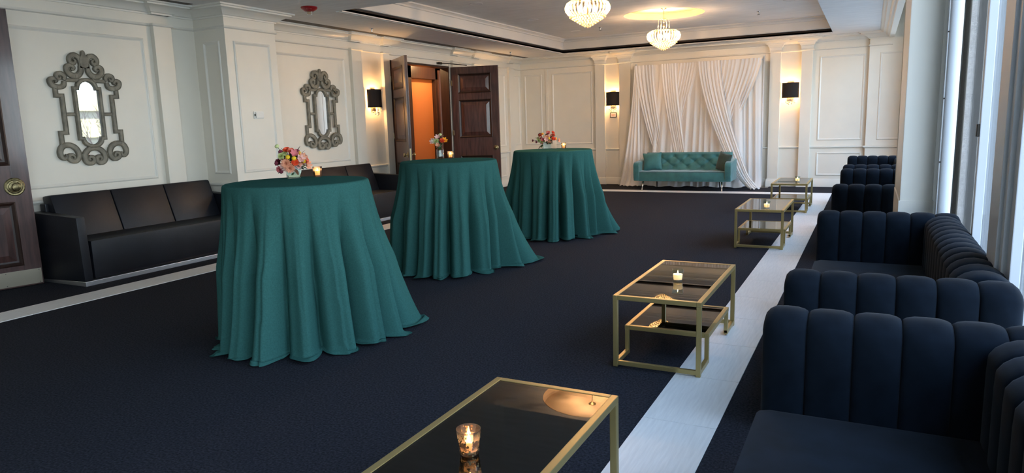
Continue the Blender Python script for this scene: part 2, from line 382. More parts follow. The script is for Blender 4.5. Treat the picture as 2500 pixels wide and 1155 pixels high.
wpart('panel_moulding', frame_mould(lambda a, z, h: (a, BY-.09-h, z), .10, .52, .90, 2.49), 'trim_white', **bo)
struct(MB().sweep(path_back(LX, -.08)+[(-.08, BY-.09), (WX-.05, BY-.09)], BASE).build('baseboard_back', 'trim_white', None, SM))
# ---- wall behind the viewer
struct(B(LX-.2, WX+.3, FY-.16, FY, 0, ZP+.3).build('wall_front', 'paint'))

# ---- ceiling: soffit round a raised tray, two round recesses over the chandeliers
ce = struct(thing('ceiling', (-3.3, 9, ZC), 'grey plaster ceiling with a raised tray', None)); co = dict(root=ce, off=(-3.3, 9, ZC))
BX0, BX1 = .07, .31                           # header beam in front of the window pocket
for x0, x1, y0, y1 in [(LX-.1, TX0, FY, BY), (TX1, BX0, FY, BY), (TX0, TX1, FY, TY0), (TX0, TX1, TY1, BY)]:
    wpart('soffit', B(x0, x1, y0, y1, ZC, ZC+.03), 'ceiling_paint', **co)
rect = [(TX0, TY0), (TX0, TY1), (TX1, TY1), (TX1, TY0)]
wpart('tray_lip', MB().sweep(rect[:3], [(-.10, ZC), (-.10, ZC-.004), (-.085, ZC-.014), (-.06, ZC-.014), (-.05, ZC-.006), (-.03, ZC-.006), (-.02, ZC-.012), (.002, ZC-.012), (.002, ZC)]), 'tray_paint', **co)
wpart('tray_edge', MB().sweep(rect, [(0, ZC), (0, ZC+.03), (-.05, ZC+.03)], True), 'tray_paint', **co)
wpart('slot_diffuser', MB().sweep(rect, [(-.05, ZC+.03), (-.05, ZC+.066)], True), 'slot_dark', **co)
wpart('tray_face', MB().sweep(rect, [(-.05, ZC+.066), (.0, ZC+.066), (.006, ZC+.075), (0, ZC+.085), (0, ZC+.22), (.02, ZC+.225), (.03, ZC+.245), (.06, ZC+.265), (.075, ZC+.27), (.075, ZT)], True), 'tray_paint', **co)
CH = [(-3.20, 8.42), (-3.20, 12.02)]; RR, RD = .67, .10
mb = MB()
ys = [TY0-.06, CH[0][1]-.9, CH[0][1]+.9, CH[1][1]-.9, CH[1][1]+.9, TY1+.06]; xs = [TX0-.06, CH[0][0]-.9, CH[0][0]+.9, TX1+.06]
for i in range(5):
    for j in range(3):
        if j == 1 and i in (1, 3): continue
        mb.add([(xs[j], ys[i], ZT), (xs[j+1], ys[i], ZT), (xs[j+1], ys[i+1], ZT), (xs[j], ys[i+1], ZT)], [(0, 1, 2, 3)])
for cx, cy in CH:
    N = 64; inner = [(cx+RR*math.cos(2*PI*i/N), cy+RR*math.sin(2*PI*i/N)) for i in range(N)]; outer = []
    for i in range(N):
        a = 2*PI*i/N; s = .9/max(abs(math.cos(a)), abs(math.sin(a))); outer.append((cx+s*math.cos(a), cy+s*math.sin(a)))
    mb.add([(*p, ZT) for p in outer]+[(*p, ZT) for p in inner], [(i, (i+1) % N, N+(i+1) % N, N+i) for i in range(N)])
wpart('tray_ceiling', mb, 'ceiling_paint', **co)
wpart('tray_roof', B(TX0-.3, TX1+.3, TY0-.3, TY1+.3, ZT+RD+.03, ZT+RD+.08), 'ceiling_paint', **co)
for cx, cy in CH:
    wpart('round_recess', MB().lathe([(RR, ZT-.002), (RR+.002, ZT), (RR, ZT+.004), (RR, ZT+RD-.02), (RR-.02, ZT+RD), (.001, ZT+RD)], 64, (cx, cy, 0), False), 'recess_glow_tint', SM, **co)
wpart('roof_slab', B(-10.4, WX+.45, FY-.3, BY+.3, ZP+.1, ZP+.3), 'ceiling_paint', **co)
wpart('tray_edge', B(TX0-.12, TX0-.06, TY0-.1, TY1+.1, ZC+.03, ZP+.1), 'ceiling_paint', **co); wpart('tray_edge', B(TX1+.06, TX1+.12, TY0-.1, TY1+.1, ZC+.03, ZP+.1), 'ceiling_paint', **co)
for x0, x1, y0, y1 in [(LX+.18, LX+.34, FY, 5.7), (LX+.18, LX+.34, 6.95, BY-.25)]:
    wpart('slot_diffuser', B(x0, x1, y0, y1, ZC-.003, ZC+.002), 'slot_grey', **co)
# header beam with its moulding, window pocket above
wpart('header_beam', MB().prism([(BX0, ZC+.01), (BX0+.02, ZC-.01), (BX0+.05, ZC-.015), (BX0+.06, ZC-.045), (BX0+.10, ZC-.05), (BX0+.12, ZC-.085), (BX0+.15, ZC-.09), (BX0+.16, ZC-.12), (BX1, ZC-.12), (BX1, ZP), (BX0, ZP)], FY, BY, 1) if False else
      MB().add([(x, y, z) for y in (FY, BY-.09) for x, z in [(BX0, ZC+.01), (BX0+.02, ZC-.01), (BX0+.05, ZC-.015), (BX0+.06, ZC-.045), (BX0+.10, ZC-.05), (BX0+.12, ZC-.085), (BX0+.15, ZC-.09), (BX0+.16, ZC-.12), (BX1, ZC-.12), (BX1, ZP), (BX0, ZP)]],
      [tuple(range(11)), tuple(range(21, 10, -1))]+[(i, (i+1) % 11, 11+(i+1) % 11, 11+i) for i in range(11)]), 'trim_white', **co)
wpart('pocket_ceiling', B(BX1, WX+.3, FY, BY, ZP, ZP+.1), 'ceiling_paint', **co)

# ---- window wall: piers, frames, panes
wr = struct(thing('wall_right', (WX, 5, 0), 'white window wall with a panelled column', None)); ro = dict(root=wr, off=(WX, 5, 0))
CY0, CY1, CX0 = 5.80, 6.85, .215
wpart('column', B(CX0, .42, CY0, CY1, 0, ZP), 'trim_white', bevel=.006, **ro)
wpart('wall_surface', B(.42, WX+.01, 6.13, CY1, 0, ZP), 'trim_white', **ro)
COLR = [(0, .755), (.012, .758), (.016, .78), (.03, .788), (.045, .80), (.045, .83), (.03, .835), (.02, .85), (0, .85)]
wpart('column_rail', MB().sweep([(.42, CY0), (CX0, CY0), (CX0, CY1)][::-1], [(-d, z) for d, z in COLR]), 'trim_white', SM, **ro)
wpart('column_base', MB().sweep([(.42, CY0), (CX0, CY0), (CX0, CY1)][::-1], [(-d, z) for d, z in BASE]), 'trim_white', SM, **ro)
wpart('column_apron', B(CX0-.008, .43, CY0-.008, CY1, .155, .757), 'trim_white', bevel=.003, **ro)
wpart('jamb_cover', MB().prism([(.432, 5.72), (.432, 5.61)]+[(.476-.036*math.cos(PI*i/12), 5.61-.022*math.sin(PI*i/12)) for i in range(13)]+[(.512, 5.72)], 0, ZP, 2), 'white_metal', SM, **ro)
wpart('jamb_edge', B(.512, .520, 5.64, 5.73, 0, ZP), 'paint', **ro)
for z in (.62, 1.05, 1.48, 1.92, 2.35): wpart('screw', MB().lathe_at((.436, 5.609, z), [(.0045, -.0045), (.0045, .0045)], 8), 'dark_metal', **ro)
wpart('track', B(.362, .375, 9.6, 9.66, 0, ZP) if False else B(CX0-.004, CX0+.02, CY1, CY1+.03, 0, ZP), 'paint', **ro)
wn_i = 0
def window(y0, y1, ms, label):
    global wn_i; wn_i += 1
    root = struct(thing('window_%d' % wn_i, (WX, (y0+y1)/2, 0), label, None)); off = (WX, (y0+y1)/2, 0); k = dict(root=root, off=off)
    for z0, z1 in ((0, .10), (3.10, ZP)): wpart('frame_rail', B(WX-.03, WX+.05, y0, y1, z0, z1), 'white_metal', bevel=.003, **k)
    es = [y0]+ms+[y1]
    for a, b in zip(es, es[1:]): wpart('pane', B(WX+.008, WX+.014, a, b, .10, 3.10), 'pane', **k)
    for m in ms: wpart('mullion', B(WX-.04, WX+.004, m-.03, m+.03, .05, 3.15), 'white_metal', bevel=.004, **k)
    for m in (y0+.03, y1-.03): wpart('frame_stile', B(WX-.02, WX+.004, m-.03, m+.03, 0, ZP), 'white_metal', bevel=.003, **k)
    return root, k
w1, k1 = window(-4.6, 6.12, [-3.4, -2.2, -1.0, .2, 1.4, 2.6, 4.66], 'tall window bay beside the nearest navy sofas')
wpart('fabric_light_block', B(WX-.012, WX+.02, 5.70, 6.10, .02, ZP), 'taupe_fabric', **k1)  # taupe strip, added as an opaque stretch to cut daylight on the column
for dx, a, b in ((-.015, 3.46, 3.94), (-.035, 3.54, 3.90), (-.05, 3.60, 3.84)):
    wpart('frame_stile', B(WX+dx-.02, WX+.004, a, b, 0, ZP), 'white_metal', bevel=.004, **k1)
wpart('latch', B(WX-.055, WX-.036, 4.64, 4.68, 1.25, 1.32), 'dark_metal', bevel=.004, **k1)
wpart('wall_surface', B(WX-.01, WX+.1, 14.2, BY, 0, ZP), 'trim_white', **ro)  # unseen wall end, added to cut the daylight on the back wall
window(6.85, 14.2, [8.2, 9.9, 11.5, 12.9], 'tall window bay behind the far navy sofas')
wpart('wall_surface', B(WX-.03, WX+.3, FY-.1, -4.6, 0, ZP), 'trim_white', **ro)
# ---- outside
fin = struct(B(WX+.02, 2.2, 6.45, 6.85, -9, ZP+.6).build('wall_outside', 'stucco'))
struct(B(WX+.07, 7.0, FY, 34, -.4, -.08).build('ground_terrace', 'terrace'))
struct(B(6.9, 7.05, FY, 34, -.4, 1.02).build('wall_parapet', 'parapet_paint', bevel=.01))
struct(B(-90, 200, -80, 160, -9.3, -9).build('ground_outside', 'earth'))
ga = thing('parking_garage', (62, 46, -9), 'pale yellow tiered parking building reflected in the mirror beside the near door', 'building')
for i in range(5):
    z = i*2.9+1.6; B(0, 16, -18, 18, z, z+2.0).build('tier_wall', 'garage_slab', ga); 
B(.5, 15, -17.5, 17.5, 0, 14.6).build('dark_core', 'garage_dark', ga)
B(3, 9, -3, 6, 14.6, 16.0).build('roof_hut', 'parapet_paint', ga)
def bare_tree(loc, h, label, seed):
    rnd = random.Random(seed); t = thing('bare_tree', loc, label, 'tree')
    mb = MB()
    def grow(p, d, L, r, dep):
        q = p+d*L*.5+Vector((rnd.uniform(-1, 1), rnd.uniform(-1, 1), 0))*L*.05; e = p+d*L
        mb.tube([p, q, e], [r, r*.85, r*.62], 5, False)
        if dep == 0: return
        for k in range(3 if dep > 1 else 4):
            nd = (d+Vector((rnd.uniform(-1, 1), rnd.uniform(-1, 1), rnd.uniform(-.1, .7)))*.75).normalized(); grow(e if k else q, nd, L*rnd.uniform(.62, .8), r*.58, dep-1)
    tb = MB().tube([(0, 0, 0), (.1, 0, h*.3), (0, .1, h*.5)], [.22, .18, .15], 8); tb.build('trunk', 'bark', t, True)
    for k in range(4): grow(Vector((0, .1, h*.48)), Vector((rnd.uniform(-.5, .5), rnd.uniform(-.5, .5), 1)).normalized(), h*.17, .085, 4)
    mb.build('branches', 'bark', t, True, fix=False); return t
bare_tree((20, 22.2, -9), 13.5, 'bare branching tree outside the windows seen in the mirror', 3)

# ================================================================== DOORS
def raised_panel(root, x0, x1, z0, z1, side, t):
    """recessed field with a bevelled centre, on the face at y = side*t"""
    s = side; fr = MB(); steps = [(0, 0), (.012, .006), (.022, -.004), (.034, -.014), (.05, -.016)]
    rings = [[(x0+o, s*(t+h), z0+o), (x1-o, s*(t+h), z0+o), (x1-o, s*(t+h), z1-o), (x0+o, s*(t+h), z1-o)] for o, h in steps]
    for a, b in zip(rings, rings[1:]): fr.add(a+b, [(i, (i+1) % 4, 4+(i+1) % 4, 4+i) for i in range(4)])
    fr.build('panel_moulding', 'wood_dark', root)
    o1, o2 = .05, .11; r1 = [(x0+o1, s*(t-.016), z0+o1), (x1-o1, s*(t-.016), z0+o1), (x1-o1, s*(t-.016), z1-o1), (x0+o1, s*(t-.016), z1-o1)]
    r2 = [(x0+o2, s*(t-.001), z0+o2), (x1-o2, s*(t-.001), z0+o2), (x1-o2, s*(t-.001), z1-o2), (x0+o2, s*(t-.001), z1-o2)]
    MB().add(r1+r2, [(i, (i+1) % 4, 4+(i+1) % 4, 4+i) for i in range(4)]+[(4, 5, 6, 7)]).build('panel', 'wood', root)
def make_door(n, hinge, free, z0, H, label, kick=True):
    d = Vector(free)-Vector(hinge); W = d.length; a = math.atan2(d.y, d.x); t = .024
    root = struct(thing('door_%d' % n, (hinge[0], hinge[1], z0), label, None, rz=a))
    zs = [(.20, .81), (1.15, 1.88), (2.00, H-.13)]; x0, x1 = .125, W-.14
    core = MB().box(0, W, -t+.017, t-.017, 0, H); core.build('core', 'wood', root)
    for q0, q1 in ((0, x0), (x1, W)): B(q0, q1, -t, t, 0, H).build('stile', 'wood', root, bevel=.002)
    e = [0]+[z for p in zs for z in p]+[H]
    for i in range(0, len(e), 2): B(x0, x1, -t, t, e[i], e[i+1]).build('rail', 'wood', root, bevel=.0015)
    for z_0, z_1 in zs:
        for s in (1, -1): raised_panel(root, x0, x1, z_0, z_1, s, t)
    for s in (1, -1):
        k = bpy.data.objects.new('knob', None)
        me = MB()
        prof = [(.085, 0), (.085, .004), (.078, .008), (.066, .007), (.06, .011), (.05, .011), (.045, .007), (.03, .01), (.016, .014), (.014, .035), (.03, .042), (.038, .055), (.034, .068), (.018, .074), (.001, .075)] if kick else \
               [(.045, 0), (.045, .004), (.036, .009), (.014, .012), (.013, .035), (.026, .042), (.034, .055), (.03, .068), (.016, .074), (.001, .075)]
        me.lathe([(max(r, .001), z) for r, z in prof], 28)
        o = me.build('knob', 'aged_brass' if kick else 'brass', root, SM, loc=(W-.075 if not kick else W-.13, s*t, .95)); o.rotation_euler = (-s*PI/2, 0, 0)
    if kick:
        for s in (1, -1): B(.02, W-.01, s*t-.0015, s*t+.0015, .012, .155).build('kick_plate', 'kick', root)
        for s in (1, -1):
            for xx in (W-.03, W-.30, W-.58, .05):
                for zz in (.025, .142): MB().lathe_at((xx, s*(t+.002), zz), [(.004, -.004), (.004, .004)], 6).build('screw', 'steel', root)
    else: B(W-.001, W+.002, -.012, .012, .85, 1.05).build('latch_plate', 'brass', root)
    for z in (.3, 1.25, 2.2): B(-.012, .014, -.03, .03, z-.05, z+.05).build('hinge', 'brass', root, bevel=.004)
    return root
make_door(1, (-7.315, 2.87), (-7.115, 3.78), .006, 2.57, 'dark mahogany panelled door with brass kick plate')
make_door(2, (-7.26, 9.80), (-6.51, 9.16), .006, 2.50, 'dark double door leaf swung toward the viewer, seen on edge', False)
make_door(3, (-7.26, 11.70), (-6.36, 11.93), .006, 2.50, 'dark mahogany double door leaf standing open with raised panels', False)
cl = thing('door_closer', (-7.25, 11.35, 2.56), 'dark metal door closer arm above the open double doors', 'door closer')
MB().tube([(0, -.05, 0), (.06, .10, .002), (.30, .42, -.03)], .009, 6).build('arm', 'dark_metal', cl, True); B(-.03, .015, -.10, -.0, -.02, .02).build('bracket', 'dark_metal', cl, bevel=.004)

# ================================================================== MIRRORS
def curve(pts, ws, k=5):
    """Catmull-Rom through the (u, v) points, with the half widths carried along"""
    n = len(pts); o = []; w = []
    ws = ws if isinstance(ws, (list, tuple)) else [ws]*n
    for i in range(n-1):
        p0, p1, p2, p3 = (Vector(pts[max(0, min(n-1, j))]) for j in (i-1, i, i+1, i+2))
        for q in range(k):
            t = q/k; o.append(tuple(.5*((2*p1)+(p2-p0)*t+(2*p0-5*p1+4*p2-p3)*t*t+(3*p1-p0-3*p2+p3)*t**3))); w.append(ws[i]*(1-t)+ws[i+1]*t)
    return o+[tuple(pts[-1])], w+[ws[-1]]
def ribbon(mb, pts, w, d0=0.0, d1=.03):
    """flat moulded band along a (u, v) path on the wall plane; w is the half width, constant or per point"""
    if isinstance(w, (list, tuple)): pts, w = curve(pts, w)
    n = len(pts); ws = w if isinstance(w, (list, tuple)) else [w]*n; o = []; fs = []
    for i, p in enumerate(pts):
        p = Vector(p); a = (p-Vector(pts[i-1])).normalized() if i else None; b = (Vector(pts[i+1])-p).normalized() if i < n-1 else None
        a = a or b; b = b or a; t = (a+b).normalized(); nn = Vector((-t.y, t.x)); h = ws[i]/max(.5, t.dot(a))
        for k, z in ((h, d0), (h, d1), (h*.72, d1+.005), (h*.6, d1-.001), (-h*.6, d1-.001), (-h*.72, d1+.005), (-h, d1), (-h, d0)): q = p+nn*k; o.append((z, q.x, q.y))
    for i in range(n-1):
        for j in range(8): a = i*8; b = a+8; fs.append((a+j, a+(j+1) % 8, b+(j+1) % 8, b+j))
    fs.append(tuple(range(8))); fs.append(tuple((n-1)*8+j for j in range(7, -1, -1)))
    return mb.add(o, fs)
def spiral(c, r0, r1, a0, a1, n=26, sy=1.0):
    return [(c[0]+(r0+(r1-r0)*i/n)*math.cos(a0+(a1-a0)*i/n), c[1]+(r0+(r1-r0)*i/n)*math.sin(a0+(a1-a0)*i/n)*sy) for i in range(n+1)]
def mx(pts): return [(-u, v) for u, v in pts]
def make_mirror(loc, label):
    root = thing('wall_mirror', loc, label, 'mirror', 'ornate scroll frame mirrors on the left wall')
    def outline(o):
        w, a = .112+o, .085+o*.75; pts = []
        pts += [(w, .30-o), (a, .30-o)]; pts += [(a*math.cos(t), .30-o-.082*math.sin(t)) for t in [PI*i/16 for i in range(1, 16)]]
        pts += [(-a, .30-o), (-w, .30-o), (-w, .775+o), (-a, .775+o)]; pts += [(-a*math.cos(t), .775+o+.088*math.sin(t)) for t in [PI*i/16 for i in range(1, 16)]]
        pts += [(a, .775+o), (w, .775+o)]; return pts
    inn, out, mid = outline(0), outline(.038), outline(.019); n = len(inn)
    MB().add([(.012, *p) for p in inn], [tuple(range(n))]).build('glass', 'mirror_glass', root)
    mb = MB(); rings = [(out, 0), (out, .03), (outline(.033), .037), (outline(.027), .031), (outline(.011), .031), (outline(.005), .037), (inn, .03), (inn, .005)]
    for (a, da), (b, db) in zip(rings, rings[1:]): mb.add([(da, *p) for p in a]+[(db, *p) for p in b], [(i, (i+1) % n, n+(i+1) % n, n+i) for i in range(n)])
    mb.build('inner_frame', 'mirror_frame', root)
    def piece(name, fn, both=True, d=.03):
        for s in ((1, -1) if both else (1,)):
            mb = MB(); fn(lambda p, w: ribbon(mb, p if s == 1 else mx(p), w, 0, d)); mb.build(name, 'mirror_frame', root)
    piece('top_bar', lambda r: r([(.02, .873), (.215, .873)], .019), d=.024)
    piece('crest_scroll', lambda r: (r([(.036, 1.00), (.030, 1.05), (.050, 1.105), (.095, 1.128), (.135, 1.10), (.138, 1.058), (.105, 1.043), (.088, 1.068), (.105, 1.085)], [.02, .024, .026, .026, .024, .022, .019, .015, .01]),
                                     r([(.036, 1.02), (.040, .965), (.075, .925), (.125, .918), (.172, .950), (.178, 1.002), (.140, 1.022), (.112, .998), (.128, .977), (.142, .99)], [.02, .026, .03, .03, .028, .026, .022, .018, .014, .008]),
                                     None))
    piece('crest_leg', lambda r: r([(.092, .885), (.088, .925)], .022), d=.026)
    mb = MB(); n2 = [(0, 1.18), (.016, 1.168), (.022, 1.135), (.040, 1.10), (.046, 1.05), (.034, 1.01), (0, 1.0), (-.034, 1.01), (-.046, 1.05), (-.040, 1.10), (-.022, 1.135), (-.016, 1.168)]
    mb.prism(n2, 0, .036, 0); mb.build('finial', 'mirror_frame', root, bevel=.004)
    piece('corner_scroll', lambda r: (r([(.225, .873), (.215, .905), (.245, .935), (.285, .925), (.292, .890), (.262, .882), (.255, .905)], [.018, .022, .024, .022, .02, .014, .009]),
                                      r([(.222, .862), (.235, .815), (.290, .800), (.345, .820), (.360, .865), (.325, .885), (.300, .860), (.318, .845)], [.018, .024, .026, .026, .024, .02, .016, .009])))
    piece('side_bar', lambda r: r([(.318, .805), (.318, .715), (.262, .715), (.262, .345), (.318, .345), (.318, .205)], .021), d=.027)
    piece('lower_scroll', lambda r: r([(.225, .072)]+[(.215, .095), (.235, .12), (.265, .115), (.272, .085), (.245, .06), (.205, .055), (.172, .09), (.170, .145), (.205, .198), (.265, .222), (.325, .205), (.352, .155), (.345, .105), (.315, .085), (.292, .108), (.305, .125)],
                                  [.008, .012, .016, .019, .021, .023, .024, .025, .026, .027, .027, .027, .026, .024, .02, .016, .008]))
    piece('lower_link', lambda r: r([(.11, .105), (.175, .105)], .02), d=.024); piece('side_link', lambda r: r([(.145, .53), (.255, .53)], .018), d=.022)
    piece('base_scroll', lambda r: r([(0, .178), (.055, .168), (.098, .125), (.108, .075), (.090, .035), (.050, .022), (.018, .045), (.022, .082), (.052, .092), (.066, .068), (.05, .055)], [.024, .026, .027, .027, .026, .024, .022, .020, .018, .013, .007]))
    return root
make_mirror((LX+.002, 4.55, 1.10), 'ornate grey scroll framed mirror beside the mahogany door, reflecting sky and a building')
m2_ = make_mirror((LX+.022, 8.03, 1.10), 'ornate grey scroll framed mirror between the white pier and the wall sconce')
m2_.rotation_euler = (0, 0, -.052)

# ================================================================== SCONCES
def make_sconce(loc, rz, label, e=1.0):
    """local +x points away from the wall"""
    r = thing('wall_sconce', loc, label, 'sconce', 'black shade wall sconces', rz=rz); W, D, H = .155, .125, .285
    arc = [(D*math.sin(PI*i/24), -W*math.cos(PI*i/24)) for i in range(25)]
    def shell(k, m, nm):
        q = [(x*k+.01, y*k) for x, y in arc]; n = len(q)
        return MB().add([(x, y, 0) for x, y in q]+[(x, y, H) for x, y in q], [(i, i+1, n+i+1, n+i) for i in range(n-1)]).build(nm, m, r, True)
    shell(1.0, 'shade_black', 'shade'); shell(.975, 'shade_gold', 'shade_lining')
    for z in (0, H): MB().tube([(x+.01, y, z) for x, y in arc], .004, 5).build('rim', 'shade_black', r, True)
    B(0, .012, -.055, .055, -.06, H+.02).build('back_plate', 'steel', r, bevel=.004)
    for k, (x, y, z) in enumerate([(.05, -.075, -.075), (.075, -.045, -.105), (.09, .0, -.085), (.075, .03, -.115), (.06, .06, -.075), (.04, .085, -.095), (.10, -.015, -.12)]):
        d = bpy.data.objects.new('crystal_drop', None)
        MB().tube([(x, y, .05), (x, y, z+.012)], .003, 5).ball((x, y, z), .013, 8, 6).build('crystal_drop', 'steel', r, True)
    MB().tube([(.012, 0, .10), (.06, 0, .10)], .007, 6).lathe_at((.06, 0, .13), [(.012, -.035), (.012, 0), (.02, .012), (.016, .03), (.002, .045)], 10).build('bulb', 'bulb', r, True)
    lamp('sconce_lamp', (.06, 0, .215), r, 4.6*e, (1, .58, .24), .018); lamp('sconce_lamp', (.06, 0, .055), r, 3.0*e, (1, .58, .24), .018)
    return r
make_sconce((LX+.002, 9.29, 1.73), 0, 'black drum wall sconce between the second mirror and the open doors')
make_sconce((LX+.002, 12.95, 1.73), 0, 'black drum wall sconce hidden behind the open door leaf')
make_sconce((-5.045, BY-.002, 1.725), -PI/2, 'black drum wall sconce left of the white drapes, above a small plaque')
make_sconce((-1.425, BY-.002, 1.735), -PI/2, 'black drum wall sconce on the far wall right of the white drapes')
pq = thing('wall_plaque', (-5.045, BY, 1.52), 'small framed plaque under the sconce left of the white drapes', 'plaque')
B(-.075, .075, -.014, 0, -.055, .055).build('frame', 'dark_metal', pq, bevel=.003); B(-.06, .06, -.017, -.012, -.042, .042).build('plate', 'white_plastic', pq)
for i, (w, z) in enumerate([(.04, .018), (.042, 0), (.03, -.018)]): B(-w, w, -.0185, -.016, z-.005, z+.005).build('engraving', 'pale_ink', pq)
th = thing('thermostat', (COL[0], 6.35, 1.60), 'small cream wall thermostat on the white pier', 'thermostat')
B(0, .012, -.075, .075, -.045, .045).build('back_plate', 'white_plastic', th, bevel=.003); B(.012, .026, -.052, .07, -.036, .036).build('cover', 'white_plastic', th, bevel=.004); B(.012, .02, -.07, -.056, -.012, .012).build('slider', 'dark_metal', th)

# ================================================================== CEILING FITTINGS
fa = thing('fire_strobe', (-6.09, 6.64, ZC), 'red round fire alarm strobe on the grey ceiling', 'fire alarm')
MB().lathe([(.095, 0), (.098, -.012), (.085, -.03), (.055, -.05), (.035, -.054), (.001, -.054)][::-1], 32).build('housing', 'red_plastic', fa, SM)
MB().box(-.03, .03, -.016, .016, -.085, -.05).build('strobe_lens', 'crystal_clear', fa, bevel=.008, rz=.6)
for k in (-.025, .025): B(k-.006, k+.006, -.01, .01, -.09, -.05).build('reflector', 'strobe', fa, bevel=.002, rz=.6)
tcu = bpy.data.curves.new('lettering', 'FONT'); tcu.body = 'FIRE'; tcu.size = .034; tcu.align_x = 'CENTER'; tcu.extrude = .0008; tcu.materials.append(MATS['pale_ink'])
tmp = bpy.data.objects.new('lettering_source', tcu); C.objects.link(tmp); bpy.context.view_layer.update()
tme = bpy.data.meshes.new_from_object(tmp.evaluated_get(bpy.context.evaluated_depsgraph_get())); bpy.data.objects.remove(tmp)
to = bpy.data.objects.new('lettering', tme); C.objects.link(to); to.parent = fa
azi = math.atan2(-6.64, 6.09); to.location = (.083*math.cos(azi), .083*math.sin(azi), -.036); to.rotation_euler = (math.radians(52), 0, azi+PI/2)
def sprinkler(x, y, z, label):
    s = thing('sprinkler', (x, y, z), label, 'sprinkler', 'ceiling sprinkler heads')
    MB().lathe([(.032, 0), (.03, -.006), (.014, -.009), (.01, -.03), (.008, -.05)][::-1], 14).build('body', 'steel', s, SM); MB().lathe([(.002, -.052), (.024, -.052), (.024, -.055), (.002, -.055)], 14, cap=False).build('deflector', 'dark_metal', s)
sprinkler(-6.69, 8.59, ZC, 'sprinkler head on the ceiling above the sconce by the doors')
sprinkler(-6.69, 13.12, ZC, 'sprinkler head on the ceiling near the far corner of the room')
sprinkler(-4.65, 12.9, ZT, 'sprinkler head in the raised ceiling between the two chandeliers')
sprinkler(-1.78, 12.79, ZT, 'sprinkler head in the raised ceiling toward the windows')
def speaker(x, y, label):
    s = thing('ceiling_speaker', (x, y, ZT), label, 'speaker', 'flush round ceiling speakers')
    MB().lathe([(.10, 0), (.10, -.004), (.088, -.006), (.085, -.003), (.001, -.003)][::-1], 24).build('grille', 'ceiling_paint', s, SM)
for x, y, l in [(-5.23, 9.2, 'flush round ceiling disc close to the tray edge, left of the near chandelier'), (-5.25, 11.17, 'flush round ceiling disc midway along the left of the raised tray'), (-5.21, 13.03, 'flush round ceiling disc in the far left of the raised tray'), (-1.2, 11.9, 'flush round ceiling disc right of the far chandelier')]: speaker(x, y, l)

# ================================================================== CHANDELIERS
rib_me = None; ball_me = None
def make_chandelier(x, y, label):
    global rib_me
    ZB = 2.55; t = thing('chandelier', (x, y, ZB), label, 'chandelier', 'crystal chandeliers in the raised ceiling')
    if rib_me is None:
        arc = [(.125, .335), (.20, .328), (.255, .295), (.278, .245), (.268, .195), (.235, .155), (.19, .135)]; mb = MB(); o = []; fs = []
        for i, (r, z) in enumerate(arc):
            w = .011; o += [(r-.008, -w, z), (r+.008, -w*.2, z+.004), (r+.008, w*.2, z+.004), (r-.008, w, z)]
        for i in range(len(arc)-1):
            for j in range(4): a = i*4; fs.append((a+j, a+(j+1) % 4, a+4+(j+1) % 4, a+4+j))
        rib_me = mb.add(o, fs).mesh('crystal_rib', 'crystal_amber')
    n = 34
    for i in range(n): link('crystal_rib', rib_me, t, (0, 0, 0), 2*PI*i/n)
    mb = MB()
    for k in range(7):
        r = .215*(1-k/7)**.95; z = .135-.0185*k; m = max(1, int(2*PI*max(r, .001)/.034))
        for i in range(m): a = 2*PI*(i+.5*(k % 2))/m; mb.ball((r*math.cos(a), r*math.sin(a), z), .0155, 7, 5)
    mb.ball((0, 0, .014), .015, 8, 6); tag(mb.build('crystal_balls', 'crystal_amber', t, True), kind='stuff')
    MB().lathe([(.20, .128), (.205, .13), (.205, .136), (.20, .138)], 32, cap=False).build('lower_ring', 'brass', t, SM); MB().lathe([(.12, .333), (.128, .335), (.128, .341), (.12, .343)], 32, cap=False).build('upper_ring', 'brass', t, SM)
    MB().tube([(0, 0, .12), (0, 0, .52), (0, 0, .60)], .006, 8).ball((0, 0, .40), .018, 10, 6).ball((0, 0, .47), .012, 10, 6).build('stem', 'brass', t, True)
    MB().lathe([(.05, .70), (.05, .69), (.02, .675), (.006, .66), (.005, .58)], 20).build('canopy', 'brass', t, SM)
    for i in range(4): a = i*PI/2; MB().tube([(0, 0, .335), (.05*math.cos(a), .05*math.sin(a), .335), (.12*math.cos(a), .12*math.sin(a), .337)], .004, 6).build('spoke', 'brass', t, True)
    for i in range(6):
        a = i*PI/3+.3; c, s = math.cos(a), math.sin(a)
        MB().tube([(0, 0, .50), (.04*c, .04*s, .53), (.085*c, .085*s, .50), (.09*c, .09*s, .47)], .004, 6).build('crown_arm', 'brass', t, True)
        MB().lathe_at((.09*c, .09*s, .42), [(.001, -.055), (.012, -.035), (.009, .0), (.003, .02), (.002, .05)], 7).build('crystal_drop', 'crystal_clear', t, True)
    for i in range(4):
        a = i*PI/2+.7; bx, by = .09*math.cos(a), .09*math.sin(a)
        MB().lathe_at((bx, by, .235), [(.008, -.04), (.01, -.02), (.02, 0), (.016, .025), (.001, .05)], 10).build('bulb', 'bulb', t, True)
        lamp('chandelier_lamp', (bx, by, .30), t, 12.5, (1, .64, .38), .015)
    return t
make_chandelier(*CH[0], 'lit crystal chandelier nearest the viewer, cut by the top of the picture')
make_chandelier(*CH[1], 'lit crystal chandelier hanging under the glowing round recess near the drapes')

